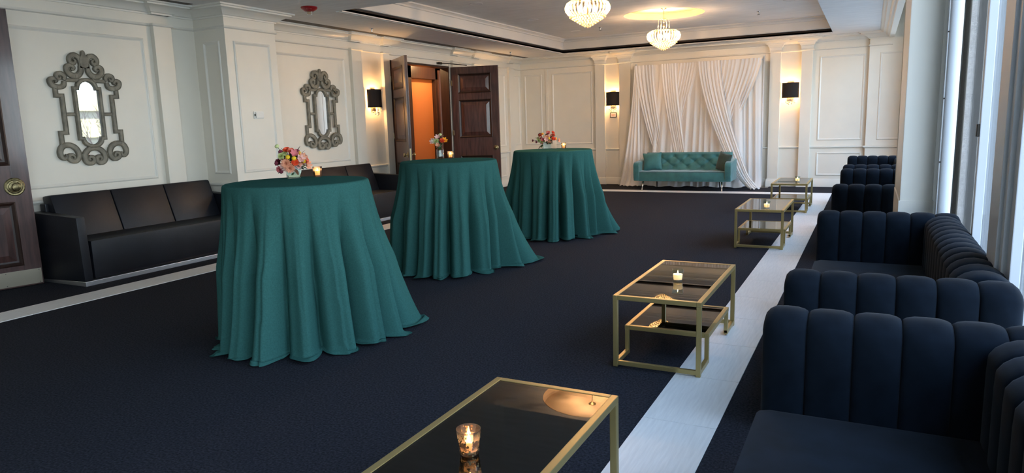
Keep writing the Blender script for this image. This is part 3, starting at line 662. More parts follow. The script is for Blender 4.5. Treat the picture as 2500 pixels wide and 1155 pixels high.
# ================================================================== BLACK LEATHER SOFAS
def rbox(x0, x1, y0, y1, z0, z1, b=.03): return B(x0, x1, y0, y1, z0, z1), b
def cushion_mesh(x0, x1, y0, y1, z0, z1, puff=.012, n=10, rnd=.028):
    """rounded cushion block"""
    mb = B(x0, x1, y0, y1, z0, z1); me = mb.mesh('cushion', 'leather'); bm = bmesh.new(); bm.from_mesh(me)
    bmesh.ops.bevel(bm, geom=list(bm.edges), offset=rnd, segments=3, affect='EDGES', profile=.6); bm.to_mesh(me); bm.free()
    me.polygons.foreach_set('use_smooth', [True]*len(me.polygons)); me.set_sharp_from_angle(angle=.9); return me
def make_leather_sofa(y0, label):
    """wall at local x=0, front toward +x; length along y"""
    L = 2.11; D = .75; t = thing('leather_sofa', (LX+.03, y0, 0), label, 'sofa', 'black leather sofas along the left wall')
    def lm(nm, v, f=None, b=.012):
        return v.build(nm, 'leather', t, .5, bevel=b)
    for s, nm in ((0, 'arm'), (1, 'arm')):
        ya, yb = (0, .125) if s == 0 else (L-.125, L)
        lm(nm, MB().add([(.02, ya, .03), (D, ya+.02, .045), (D, yb-.02, .045), (.02, yb, .03), (.02, ya, .69), (D-.02, ya+.02, .655), (D-.02, yb-.02, .655), (.02, yb, .69)],
                        [(0, 3, 2, 1), (4, 5, 6, 7), (0, 1, 5, 4), (1, 2, 6, 5), (2, 3, 7, 6), (3, 0, 4, 7)]))
    w = (L-.25)/3
    for i in range(3):
        a, b = .125+w*i+.003, .125+w*(i+1)-.003
        mb = MB().add([(.10, a, .36), (.33, a, .40), (.33, b, .40), (.10, b, .36), (.03, a, .83), (.17, a, .845), (.17, b, .845), (.03, b, .83)],
                      [(0, 3, 2, 1), (4, 5, 6, 7), (0, 1, 5, 4), (1, 2, 6, 5), (2, 3, 7, 6), (3, 0, 4, 7)])
        lm('back_cushion', mb, b=.022)
    B(.03, .12, .1, L-.1, .05, .76).build('back_frame', 'leather', t, bevel=.01)
    lm('seat', B(.10, D-.015, .128, L-.128, .05, .425), b=.03)
    B(.06, D+.006, .02, L-.02, 0.0, .045).build('plinth', 'brushed_steel', t, bevel=.003)
    return t
make_leather_sofa(3.81, 'black leather three seat sofa beside the mahogany door, under the near mirror')
make_leather_sofa(6.90, 'black leather sofa half hidden behind the nearest green draped table')

# ================================================================== NAVY CHANNEL SOFAS
def channel_mesh(w, prof, e0, e1, nrm):
    """one padded channel: profile swept over width w (along local x), pinched at both seams"""
    mb = MB(); S = [0, .03, .10, .25, .5, .75, .90, .97, 1.0]; o = []; k = len(prof); fs = []
    for s in S:
        d0 = e0*(1-math.sqrt(max(0, 1-(1-min(1, s*2.6))**2))) if s < .5 else 0
        d1 = e1*(1-math.sqrt(max(0, 1-(1-min(1, (1-s)*2.6))**2))) if s > .5 else 0
        d = d0+d1
        for (y, z), (ny, nz) in zip(prof, nrm): o.append((w*s, y-ny*d, max(0.02, z-nz*d)))
    for i in range(len(S)-1):
        for j in range(k-1): a = i*k; fs.append((a+j, a+j+1, a+k+j+1, a+k+j))
    fs.append(tuple(range(k))); fs.append(tuple((len(S)-1)*k+j for j in range(k-1, -1, -1)))
    return mb.add(o, fs).mesh('channel', 'navy', 1.2)
def pad_profile(T, H, z0=.06, lean=0.0):
    """upright pad with a rolled top; y from 0 (outer face) to T (inner face)"""
    p = []; n = []; R = T/2
    for z in (z0, .2, .35, .5, H-R*.95): p.append((lean*z, z)); n.append((-1, 0))
    for i in range(1, 10):
        a = PI-PI*i/10; p.append((R+R*math.cos(a)*1.03+lean*H, H-R*.8+R*.8*math.sin(a))); n.append((math.cos(a), math.sin(a)))
    for z in (H-R*.95, .5, .35, .2, z0): p.append((T+lean*z, z)); n.append((1, 0))
    return p, n
T_, H_ = .215, .735; SL = 2.32; SD = .87
pp, nn = pad_profile(T_, H_)
ch_w = .142
ch_mid = channel_mesh(ch_w, pp, .020, .020, nn); ch_first = channel_mesh(ch_w, pp, .045, .020, nn); ch_last = channel_mesh(ch_w+.006, pp, .020, .075, nn)
bw_ = (SL-2*T_)/13
ch_back = channel_mesh(bw_, pp, .018, .018, nn)
pedge = MB().box(0, SD-.12, 0, SL-2*T_-.01, .23, .405).mesh('seat_cushion', 'navy', .9, bevel=.05)
def make_navy_sofa(y0, label):
    t = thing('channel_sofa', (-.315, y0, 0), label, 'sofa', 'navy channel tufted sofas beside the windows')
    for k in (0, 1):
        a = bpy.data.objects.new('arm', B(.05, SD-.10, .05, T_-.05, .05, H_-.1).mesh('arm', 'navy')); C.objects.link(a); a.parent = t
        a.location = (0, 0 if k == 0 else SL-T_, 0)
        for i in range(6): link('channel', (ch_first if i == 0 else ch_last if i == 5 else ch_mid), a, (.012+i*ch_w, 0, 0))
    b = bpy.data.objects.new('backrest', B(.05, T_-.05, .02, SL-2*T_-.02, .05, H_-.1).mesh('backrest', 'navy')); C.objects.link(b); b.parent = t; b.location = (SD-T_, T_, 0)
    for i in range(13): link('channel', ch_back, b, (T_, i*bw_, 0), PI/2)
    link('seat_cushion', pedge, t, (0.0, T_+.005, 0)); B(.03, SD-.15, T_+.01, SL-T_-.01, .05, .24).build('seat_base', 'navy', t, bevel=.02)
    for x in (.06, SD-.1):
        for y in (.06, SL-.06): B(x-.025, x+.025, y-.025, y+.025, 0, .07).build('leg', 'black_leg', t)
    return t
make_navy_sofa(.33, 'navy channel tufted sofa nearest the viewer, cut by the picture edge')
make_navy_sofa(3.10, 'navy channel tufted sofa beside the window, second from the viewer')
make_navy_sofa(7.25, 'navy channel tufted sofa partly behind the white column, third from the viewer')
make_navy_sofa(10.12, 'navy channel tufted sofa at the far end beside the panelled wall')

# ================================================================== COFFEE TABLES
def make_coffee_table(y0, label):
    W, L, H, b = .495, 1.075, .425, .026; t = thing('coffee_table', (-1.255, y0, 0), label, 'coffee table', 'gold framed glass coffee tables')
    def bar(nm, *a): return B(*a).build(nm, 'gold', t, bevel=.0025)
    for x in (0, W-b):
        for y in (0, L-b): bar('leg', x, x+b, y, y+b, 0.006, H-b); B(x+.004, x+b-.004, y+.004, y+b-.004, 0, .008).build('foot', 'black_leg', t)
    for x in (0, W-b): bar('top_rail', x, x+b, 0, L, H-b, H)
    for y in (0, L-b): bar('top_rail', b, W-b, y, y+b, H-b, H)
    for y in (0, L-b): bar('floor_rail', b, W-b, y+.003, y+b-.003, .015, .015+b)
    s0, s1, hs = .215, L-.235, .19
    for x in (0, W-b):
        for ya, yb in ((b, s0+b), (s1-b, L-b)): bar('side_rail', x+.001, x+b-.001, ya, yb, .015, .015+b)
        for y in (s0, s1-b): bar('shelf_leg', x+.0015, x+b-.0015, y, y+b, .006 if False else .02, hs-b)
        bar('shelf_rail', x, x+b, s0, s1, hs-b, hs)
    for y in (s0, s1-b): bar('shelf_rail', b, W-b, y, y+b, hs-b, hs)
    B(b-.002, W-b+.002, b-.002, L-b+.002, H-.009, H-.002).build('glass_top', 'smoked', t); B(b-.002, W-b+.002, s0+b-.002, s1-b+.002, hs-.009, hs-.002).build('glass_shelf', 'smoked', t)
    return t
make_coffee_table(1.19, 'gold framed coffee table with dark glass, nearest the viewer and cut by the picture')
make_coffee_table(3.645, 'gold framed coffee table with lower glass shelf, second from the viewer')
make_coffee_table(7.64, 'gold framed coffee table with reflective glass, third from the viewer')
make_coffee_table(10.68, 'gold framed coffee table farthest away, in front of the panelled wall')

# ================================================================== CANDLES
def make_candle(loc, label, kind, s=1.0):
    t = thing('votive_candle', loc, label, 'candle', 'lit votive candles on the tables'); R, H = .033*s, .072*s
    gm = {'clear': 'clear_glass', 'peach': 'peach_glass', 'mercury': 'mercury_glass'}[kind]
    if kind == 'mercury':
        MB().lathe([(R*.74, 0), (R*.8, .003), (R*.92, H*.5), (R*1.08, H*1.05), (R*1.02, H*1.05), (R*.86, H*.5), (R*.7, .01), (.001, .01)], 28).build('glass', 'peach_glass', t, SM)
        rnd = random.Random(5); mb = MB()
        for k in range(150):
            a = rnd.uniform(0, 2*PI); z = rnd.uniform(.05, .98)*H; r = R*(.8+.27*z/H)+.0006; w = rnd.uniform(.0015, .0042); h = rnd.uniform(.0015, .004)
            mb.add([((r)*math.cos(a+q*w/r), r*math.sin(a+q*w/r), z+p*h) for q, p in ((-1, -1), (1, -.6), (.8, 1), (-.9, .7))], [(0, 1, 2, 3)])
        tag(mb.build('silver_flecks', 'aged_brass', t), kind='stuff')
    else: MB().lathe([(R*.78, 0), (R*.82, .003), (R, H), (R*.93, H), (R*.76, .012), (.001, .012)], 28).build('glass', gm, t, SM)
    MB().lathe([(.001, .0125), (R*.74, .0125), (R*.82, H*.56), (R*.80, H*.60), (R*.72, H*.56), (R*.5, H*.36), (.001, H*.30)], 20, cap=False).build('wax', 'wax', t, SM)
    MB().tube([(0, 0, H*.30), (0, 0, H*.45)], .0012, 5).build('wick', 'ink', t)
    MB().lathe_at((0, 0, H*.60), [(.001, -.010*s), (.0050*s, -.004*s), (.0048*s, .002*s), (.002*s, .012*s), (.0005, .020*s)], 10).build('flame', 'flame', t, True)
    lamp('candle_lamp', (0, 0, H*.55), t, .34, (1, .70, .42), .006)
    return t
GT = .4235
for loc, lab, k, s in [((-1.03, 1.67, GT), 'gold speckled votive candle on the nearest coffee table', 'mercury', 1.05), ((-1.0, 4.11, GT), 'clear votive candle on the coffee table second from the viewer', 'clear', 1.05),
                       ((-.95, 7.80, GT), 'votive candle on the coffee table third from the viewer', 'clear', 1.1), ((-.925, 11.02, GT), 'votive candle on the farthest coffee table', 'clear', 1.15)]:
    make_candle(loc, lab, k, s)

# ================================================================== COCKTAIL TABLES UNDER GREEN CLOTHS
TZ = 1.062
def cloth(name, x, y, R, label, seed, trail, folds=15, lab_t=''):
    rnd = random.Random(seed); N = 420
    ph = [rnd.uniform(0, 6.28) for _ in range(8)]; amps = [rnd.uniform(.55, 1.55) for _ in range(folds)]
    def fold(th, t):
        q = th+.17*math.sin(2*th+ph[0])+.13*math.sin(3*th+ph[1])+.06*math.sin(5*th+ph[2])+.05*t*math.sin(4*th+ph[3])
        u = (q*folds/(2*PI)) % folds; k = int(u); f = u-k
        a = amps[k % folds]*(1-f)+amps[(k+1) % folds]*f
        ridge = abs(math.cos(PI*f))**.55*2-1+.16*math.sin(4*PI*f+ph[k % 8])
        return a*ridge
    def spread(th):
        s = .035+.03*math.sin(th*2+ph[4])+.025*math.sin(3*th+ph[5])
        for ang, amt, wd in trail:
            d = (th-ang+PI) % (2*PI)-PI; s += amt*math.exp(-(d/wd)**2)
        return s
    rows = []
    for r in (.0, .5, .9, .975): rows.append(('top', r))
    for a in (15, 40, 65, 85): rows.append(('rim', a))
    for i in range(1, 34): rows.append(('skirt', i/33))
    for i in range(1, 6): rows.append(('hem', i/5))
    mb = MB(); o = []; e = .018
    for kind, p in rows:
        for i in range(N):
            th = 2*PI*i/N; c, s = math.cos(th), math.sin(th)
            if kind == 'top': r = (R-e)*p; z = TZ
            elif kind == 'rim': a = math.radians(p); r = R-e+e*math.sin(a); z = TZ-e+e*math.cos(a)
            else:
                t = p if kind == 'skirt' else 1.0; f = fold(th, t); sp = spread(th)
                zz = TZ-e-(TZ-e-.03)*t
                amp = .072*min(1, t*1.9)**1.1*(1+.30*t)
                r = R+.004+sp*(.30*t+.70*t**2.6)+amp*f*(.8+.35*t)-.012*t
                lift = max(0, f)*.0
                z = zz+.010*math.sin(7*th+ph[6])*t**6
                if kind == 'hem':
                    ext = (.034+.06*max(0, sp-.14)+.026*math.sin(5*th+ph[7])+.020*math.sin(11*th+ph[2]))*p
                    r += ext; z = .030*(1-p)**1.5+.006+.013*(1+math.sin(9*th+ph[3]+3*p))*(p > .3)*abs(f)*.8+.010*(1+math.sin(17*th+ph[1]))*p*.5
            o.append((r*c, r*s, z))
    M = len(rows); fs = []
    for j in range(M-1):
        for i in range(N):
            if j == 0: 
                if i == 0: pass
                fs.append((0*N+i, N+i, N+(i+1) % N)) if False else fs.append((j*N+i, j*N+(i+1) % N, (j+1)*N+(i+1) % N, (j+1)*N+i))
            else: fs.append((j*N+i, j*N+(i+1) % N, (j+1)*N+(i+1) % N, (j+1)*N+i))
    mb.add(o, fs); me = mb.mesh('tablecloth', 'linen', False)
    bm = bmesh.new(); bm.from_mesh(me); bmesh.ops.remove_doubles(bm, verts=bm.verts, dist=1e-5); bmesh.ops.recalc_face_normals(bm, faces=bm.faces); bm.to_mesh(me); bm.free()
    me.polygons.foreach_set('use_smooth', [True]*len(me.polygons))
    ob = link('tablecloth', me, None, (x, y, 0)); tag(ob, label, 'tablecloth', 'dark green cloths on the cocktail tables')
    tb = thing('cocktail_table', (x, y, 0), lab_t, 'table', 'round cocktail tables under the green cloths')
    MB().lathe([(R-.03, TZ-.03), (R-.026, TZ-.012), (R-.034, TZ-.003)], 48).build('table_top', 'wood_dark', tb, SM)
    MB().lathe([(.035, .02), (.035, TZ-.03)], 16).build('pole', 'black_leg', tb, SM); MB().lathe([(.26, 0), (.26, .012), (.06, .03), (.035, .05)], 32).build('foot_plate', 'black_leg', tb, SM)
R1, R2, R3 = .474, .476, .492
cloth('t1', -3.42, 3.49, R1, 'dark green floor length cloth on the cocktail table nearest the viewer', 212, [(.75, .20, .40), (-1.35, .05, .5)], 16, 'round cocktail table under the nearest green cloth')
cloth('t2', -3.70, 5.84, R2, 'dark green floor length cloth on the middle cocktail table with the bud vase', 36, [(.55, .26, .35), (-1.2, .04, .5)], 16, 'round cocktail table under the middle green cloth')
cloth('t3', -3.54, 8.03, R3, 'dark green floor length cloth on the farthest cocktail table', 344, [(.5, .27, .33), (-1.5, .05, .6)], 16, 'round cocktail table under the farthest green cloth')
for loc, lab in [((-3.535, 3.815, TZ+.002), 'glowing votive candle beside the bouquet on the nearest green table'), ((-3.87, 6.15, TZ+.002), 'glowing votive candle beside the bud vase on the middle green table'), ((-3.52, 8.34, TZ+.002), 'glowing votive candle on the farthest green table')]:
    make_candle(loc, lab, 'peach', 1.02)

# ================================================================== FLOWERS
def petal_pts(L, W, cup, n=5):
    """one petal along +x, cupped upward"""
    o = []
    for i in range(n+1):
        t = i/n; w = W*math.sin(PI*min(.97, .12+.80*t))**.8; x = L*t; z = cup*t*t
        o += [(x, -w, z+w*.25), (x, 0, z), (x, w, z+w*.25)]
    f = []
    for i in range(n):
        a = i*3; f += [(a, a+1, a+4, a+3), (a+1, a+2, a+5, a+4)]
    return o, f
def flower_mesh(kind, colour):
    mb = MB()
    def put(pts, rz, tilt, lift=0):
        M = Matrix.Translation((0, 0, lift)) @ Matrix.Rotation(rz, 4, 'Z') @ Matrix.Rotation(-tilt, 4, 'Y'); o, f = pts; mb.add([M @ Vector(p) for p in o], f)
    if kind == 'rose':
        for ring, (n, L, W, tilt, cup) in enumerate([(6, .034, .021, .35, .008), (6, .031, .019, .75, .004), (5, .026, .016, 1.1, -.002), (4, .02, .012, 1.35, -.004)]):
            for i in range(n): put(petal_pts(L, W, cup, 4), 2*PI*i/n+ring*.5, tilt, .002*ring)
    elif kind == 'mum':
        for ring, (n, L, tilt) in enumerate([(16, .045, .12), (14, .040, .45), (11, .031, .8), (8, .022, 1.15)]):
            for i in range(n): put(petal_pts(L, .0065, .006, 3), 2*PI*i/n+ring*.2, tilt, .002*ring)
    elif kind == 'lily':
        for i in range(6): put(petal_pts(.048, .013, .012, 5), 2*PI*i/6, .45+.1*(i % 2))
    elif kind == 'button': mb.ball((0, 0, .008), .019, 14, 9, (1, 1, .8)); 
    elif kind == 'carnation':
        for ring, (n, L, tilt) in enumerate([(10, .032, .25), (9, .030, .6), (8, .026, .95), (6, .02, 1.25)]):
            for i in range(n): put(petal_pts(L, .014, .003*(-1)**i, 3), 2*PI*i/n+ring*.4, tilt+.12*(-1)**i, .002*ring)
    elif kind == 'berry':
        for k in range(9): a = k*2.4; mb.ball((.014*math.cos(a)*(k/9)**.5, .014*math.sin(a)*(k/9)**.5, .01-.001*k), .009, 7, 5)
    return mb.mesh(kind, 'petal_'+colour, True)
def leaf_mesh(L, W, m): o, f = petal_pts(L, W, -L*.15, 6); return MB().add(o, f).mesh('leaf', m, True)
FL = {}
def fl(kind, col):
    if (kind, col) not in FL: FL[(kind, col)] = flower_mesh(kind, col)
    return FL[(kind, col)]
LEAF = [leaf_mesh(.07, .016, 'leaf_green'), leaf_mesh(.06, .020, 'leaf_dark'), leaf_mesh(.065, .012, 'leaf_brown')]
NM = dict(rose='rose', mum='chrysanthemum', lily='alstroemeria', button='button_flower', carnation='carnation', berry='berry_cluster')
camdir = lambda x, y: math.atan2(-y, -x)
def bouquet(loc, label, items, leaves, zv, view, fill=0, wide=1.0):
    """items: (kind, colour, right, up, toward viewer) metres from the middle of the vase mouth"""
    t = thing('flower_bouquet', (loc[0], loc[1], loc[2]+zv), label, 'bouquet', 'flower arrangements on the cocktail tables', rz=view)
    for kind, col, a, b, c in items:
        p = Vector((c, a*(.78 if a > 0 else .92), b))
        d = (p+Vector((.05, 0, -.005))).normalized()
        o = link(NM[kind], fl(kind, col), t, p, scale=.86); o.rotation_mode = 'QUATERNION'; o.rotation_quaternion = d.to_track_quat('Z', 'Y')
        MB().tube([(0, 0, -.06), tuple(p*.5+Vector((0, 0, -.012))), tuple(p*.98)], .0022, 5, False).build('stem', 'leaf_green', t, True)
    rnd = random.Random(len(items))
    for k in range(fill):
        a = rnd.uniform(-.10, .10)*wide; c = rnd.uniform(-.06, .07); b = rnd.uniform(-.01, .075)
        leaves = leaves+[(a, b, c, rnd.uniform(.8, 1.25))]
        if k % 2 == 0:
            kd, cl_ = rnd.choice([('lily', 'peach'), ('carnation', 'coral'), ('rose', 'coral'), ('berry', 'burgundy'), ('carnation', 'blush'), ('mum', 'peach'), ('carnation', 'lime')])
            p = Vector((c*.9, a*.85, b*.9)); o = link(NM[kd], fl(kd, cl_), t, p, scale=.72); o.rotation_mode = 'QUATERNION'; o.rotation_quaternion = (p+Vector((.03, 0, .03))).normalized().to_track_quat('Z', 'Y')
    for k, (a, b, c, s) in enumerate(leaves):
        p = Vector((c*.4, a*.45, b*.45)); d = Vector((c, a, b)).normalized()
        o = link('leaf', LEAF[k % 3], t, p, scale=s); o.rotation_mode = 'QUATERNION'; o.rotation_quaternion = d.to_track_quat('X', 'Z')
    return t
V1 = (-3.655, 3.70, TZ+.002); a1 = camdir(V1[0], V1[1])
# local axes: +x toward the viewer, +y to the viewer's right
def cube_vase(loc, s, h, rz, label, m='clear_glass'):
    t = thing('glass_vase', loc, label, 'vase', rz=rz); w = s/2; th_ = .005
    for a, b, c, d in [(-w, w, -w, -w+th_), (-w, w, w-th_, w), (-w, -w+th_, -w+th_, w-th_), (w-th_, w, -w+th_, w-th_)]: B(a, b, c, d, 0, h).build('side', m, t)
    B(-w+th_, w-th_, -w+th_, w-th_, 0, .008).build('bottom', m, t)
    B(-w+th_+.001, w-th_-.001, -w+th_+.001, w-th_-.001, .0085, .022).build('floral_foam', 'petal_cream', t)
    lf, f = petal_pts(.07, .022, .0, 5)
    for k in range(5): 
        o = MB().add([(w-.012-.002*k, (y)+(k-2)*.016, .02+x) for x, y, z in lf], f).build('lining_leaf', 'frosted' if k != 1 else 'leaf_green', t, True)
    for k in range(7): MB().tube([(random.uniform(-.02, .02), random.uniform(-.03, .03), .02), (random.uniform(-.01, .01), random.uniform(-.02, .02), h)], .002, 5).build('stem', 'frosted', t, True)
    return t
cube_vase(V1, .088, .082, a1+.12, 'square clear glass vase on the nearest green table')
it1 = [('rose', 'orange', -.035, .105, .03), ('rose', 'coral', -.005, .098, .05), ('rose', 'orange', .02, .025, .085), ('carnation', 'lime', -.075, .07, .055), ('carnation', 'lime', -.055, .085, .03),
       ('button', 'yellow', -.03, .062, .085), ('button', 'yellow', .015, .052, .09), ('button', 'yellow', .062, .082, .05), ('button', 'yellow', .095, .03, .04), ('lily', 'pink', .02, .08, .07), ('lily', 'peach', .085, .055, .06), ('lily', 'blush', .065, .045, .07),
       ('mum', 'peach', -.045, .02, .085), ('mum', 'peach', -.02, -.012, .085), ('mum', 'blush', -.055, .0, .06), ('berry', 'burgundy', -.115, .022, .04), ('berry', 'burgundy', -.08, .10, .03), ('berry', 'burgundy', -.085, -.035, .05),
       ('rose', 'coral', .11, .03, .03), ('carnation', 'burgundy', -.10, .03, .02), ('berry', 'burgundy', .115, .06, .02), ('carnation', 'pink', -.095, -.02, .04), ('lily', 'peach', .12, .0, .03), ('button', 'lime', -.10, .135, .0), ('rose', 'coral', .0, .07, -.05), ('mum', 'peach', .05, .05, -.06), ('carnation', 'pink', -.05, .05, -.06), ('berry', 'burgundy', .05, .10, .02)]
lv1 = [(-.07, .15, .01, 1.0), (.06, .16, .0, 1.15), (.10, .13, .02, 1.0), (-.12, .05, .04, .9), (-.10, -.04, .05, 1.1), (.03, -.05, .08, 1.0), (.11, .0, .03, .9), (.07, -.02, .06, .9), (-.04, .0, .09, .8), (.04, .1, .06, .8), (.0, .12, .05, .8), (.13, .09, .0, .8), (-.09, .0, -.08, 1), (.08, .02, -.09, 1), (.05, .0, .09, .7), (-.11, .02, .05, .8)]
bouquet(V1, 'full coral, yellow and lime bouquet on the nearest green table', it1, lv1, .088, a1, 34, .85)
V3 = (-3.79, 8.40, TZ+.002); a3 = camdir(V3[0], V3[1])
cube_vase(V3, .10, .085, a3+.1, 'square vase under the bouquet on the farthest green table', 'frosted')
it3 = [('rose', 'orange', .105, .11, .03), ('rose', 'coral', .11, .085, .05), ('rose', 'orange', .10, .04, .07), ('rose', 'pink', .025, .10, .05), ('rose', 'coral', .03, .115, .02), ('button', 'amber', -.05, .10, .04), ('button', 'yellow', .045, .04, .09), ('button', 'yellow', .155, .035, .03),
       ('carnation', 'lime', -.11, .045, .06), ('carnation', 'lime', -.10, .02, .06), ('rose', 'pink', -.05, .03, .08), ('berry', 'burgundy', -.19, .02, .02), ('berry', 'burgundy', -.14, .0, .05), ('mum', 'peach', .01, .055, .07), ('lily', 'blush', .0, .03, .09), ('carnation', 'burgundy', -.09, .09, .03), ('lily', 'peach', .19, .015, .02), ('rose', 'coral', .13, .03, .05), ('mum', 'peach', .0, .06, -.06), ('rose', 'orange', .08, .07, -.05), ('carnation', 'coral', -.08, .085, .045)]
lv3 = [(-.15, .07, .02, 1.2), (-.20, .03, .01, 1.2), (-.11, -.08, .06, 1.3), (-.07, -.06, .07, 1.1), (.14, .10, .0, 1.1), (.16, .05, .02, 1.0), (.05, -.02, .1, 1.0), (-.10, .12, .0, 1.1), (.1, -.03, .08, 1.0), (.0, .0, .1, .9), (.0, .12, .05, .9), (-.05, .03, -.1, 1.1)]
bouquet(V3, 'wide coral and orange bouquet with dark leaves on the farthest green table', it3, lv3, .088, a3, 34, 1.25)
wc = thing('pillar_candle', (-3.665, 8.375, TZ+.002), 'small white square block candle touching the farthest bouquet vase', 'candle', rz=a3)
B(-.027, .027, -.027, .027, 0, .105).build('wax', 'wax', wc, bevel=.004); MB().tube([(0, 0, .105), (0, 0, .113)], .0015, 5).build('wick', 'ink', wc)
V2 = (-3.91, 6.02, TZ+.002); a2 = camdir(V2[0], V2[1])
bv = thing('bud_vase', V2, 'small clear glass bud vase on the middle green table', 'vase', rz=a2)
mb = MB()
def sq(w, z, r=.3):
    pts = []
    for i in range(24):
        a = 2*PI*i/24; k = 1/(abs(math.cos(a))**4+abs(math.sin(a))**4)**.25; pts.append((w*k*math.cos(a), w*k*math.sin(a), z))
    return pts
rings = [sq(.036, 0), sq(.038, .004), sq(.038, .092)] + [[(r*math.cos(2*PI*i/24), r*math.sin(2*PI*i/24), z) for i in range(24)] for r, z in ((.034, .105), (.022, .116), (.015, .122), (.0145, .142), (.018, .146), (.015, .146), (.012, .12), (.018, .112), (.030, .10))] + [sq(.034, .09), sq(.034, .01)]
for a, b in zip(rings, rings[1:]): mb.add(a+b, [(i, (i+1) % 24, 24+(i+1) % 24, 24+i) for i in range(24)])
mb.add(rings[-1], [tuple(range(24))]); mb.add(rings[0], [tuple(range(24))]); mb.build('glass', 'clear_glass', bv, .8)
MB().box(-.032, .032, -.032, .032, .012, .06).build('water', 'clear_glass', bv, bevel=.006)
it2 = [('lily', 'blush', -.02, .075, .03), ('rose', 'orange', .025, .045, .035), ('rose', 'amber', .05, .05, .01), ('carnation', 'lime', -.035, .045, .04), ('lily', 'blush', -.07, .04, .02), ('button', 'lime', .01, .105, .01), ('lily', 'amber', .055, .045, .02), ('lily', 'cream', -.05, .04, .03)]
lv2 = [(-.02, .16, .0, .8), (.03, .15, .0, .75), (.05, .13, .01, .8), (-.04, .13, .01, .7), (-.01, .02, .05, .7), (.02, .0, .05, .6)]
bouquet(V2, 'small orange, blush and lime posy in the bud vase', it2, lv2, .138, a2, 4, .4)

# ================================================================== WHITE DRAPES ON A STAND
DYP = 14.42; DX0, DX1, DZT = -4.44, -1.90, 2.50
pd = thing('drape_stand', ((DX0+DX1)/2, DYP, 0), 'slim white pipe stand holding up the white drapes', 'stand')
for x in (DX0, DX1):
    k = x-(DX0+DX1)/2; MB().tube([(k, .085, .01), (k, .085, DZT+.03)], .019, 10).build('post', 'white_metal', pd, True); B(k-.15, k+.15, -.03, .2, 0, .008).build('base_plate', 'steel', pd, bevel=.002)
    MB().ball((k, .085, DZT+.035), .02, 10, 6).build('cap', 'white_metal', pd, True)
MB().tube([(DX0-(DX0+DX1)/2, .085, DZT-.02), (DX1-(DX0+DX1)/2, .085, DZT-.02)], .014, 10).build('crossbar', 'white_metal', pd, True)
def drape(label, xa, xb, ya, ybot, m, zb, xc, xd, pw, pleats, amp, seed, tail=0.0, bulge=0.0):
    """gathered cloth from the bar (xa..xb) to its lower edge (xc..xd) with pleats that close up as it narrows"""
    rnd = random.Random(seed); ph = [rnd.uniform(0, 6.28) for _ in range(5)]; nu, nv = int(pleats*9), 46
    def f(s, t):
        k = t**pw; w0, w1 = xb-xa, xd-xc; x = (xa+w0*s)*(1-k)+(xc+w1*s)*k; w = w0*(1-k)+w1*k
        q = s+.018*math.sin(9*s+ph[0])+.01*math.sin(23*s+ph[1])
        d = math.sin(2*PI*pleats*q+.6*t*math.sin(5*s+ph[3]))+.35*math.sin(2*PI*pleats*2.1*q+ph[2])
        y = ya*(1-t)+ybot*t - d*amp*min(1, .35+t*2.2) - bulge*math.sin(PI*t)*math.sin(PI*s)
        z = (DZT+.012)*(1-t)+zb*t
        if t < .02: y -= .012*abs(math.sin(2*PI*pleats*s*2))
        if tail and t > .86:
            u = (t-.86)/.14; x += tail*u*u; y -= .28*u*u*(.4+.6*math.sin(PI*s)); z = max(z, .012+.03*(1+math.sin(20*s+7*u+ph[4]))*.5+.05*(1-u))
        elif zb < .05 and t > .93:
            u = (t-.93)/.07; y -= .13*u*u*(.6+.4*math.sin(9*s+ph[1])); z = max(.010, z)+.020*u*(1+math.sin(31*s+ph[2]))*.5
        return (x-(xa+xb)/2, y-DYP, z)
    o = MB().grid(f, nu, nv).build('drape', m, None, True, loc=((xa+xb)/2, DYP, 0), fix=False); return tag(o, label, 'drape', 'white drapes on the pipe stand')
drape('white pleated drape hanging straight behind the crossed swags', DX0-.01, DX1-.03, 14.47, 14.46, 'sheer', .012, DX0-.10, DX1+.03, 1.3, 24, .022, 1)
drape('white swag falling from the far left corner of the stand', DX0, DX0+.42, 14.405, 14.37, 'drape', .45, -3.92, -3.74, 1.45, 6, .018, 2)
drape('white drape hanging to the floor at the left post', DX0-.02, DX0+.10, 14.425, 14.30, 'drape', .012, DX0-.30, DX0+.18, 1.6, 4, .02, 12)
drape('white swag crossing down to the right behind the sofa middle', -3.88, -3.56, 14.385, 14.34, 'drape', .45, -3.52, -3.30, 1.45, 6, .018, 3)
drape('white swag crossing down to the left from the stand middle', -3.50, -3.14, 14.43, 14.41, 'drape', .40, -3.84, -3.70, 1.15, 6, .014, 4)
drape('white swag sweeping from the stand middle to the floor at the right', -3.14, -2.70, 14.375, 14.16, 'drape', .012, -2.20, -1.98, 1.5, 7, .018, 5, tail=.14)
drape('white swag crossing down to the left from the far right corner', -2.72, DX1-.02, 14.425, 14.40, 'drape', .40, -3.12, -2.92, 1.35, 10, .017, 6)
drape('white puddled drape spreading over the carpet behind the sofa', -3.9, -2.3, 14.475, 14.30, 'drape', .012, -4.1, -2.2, 1.0, 12, .02, 8)

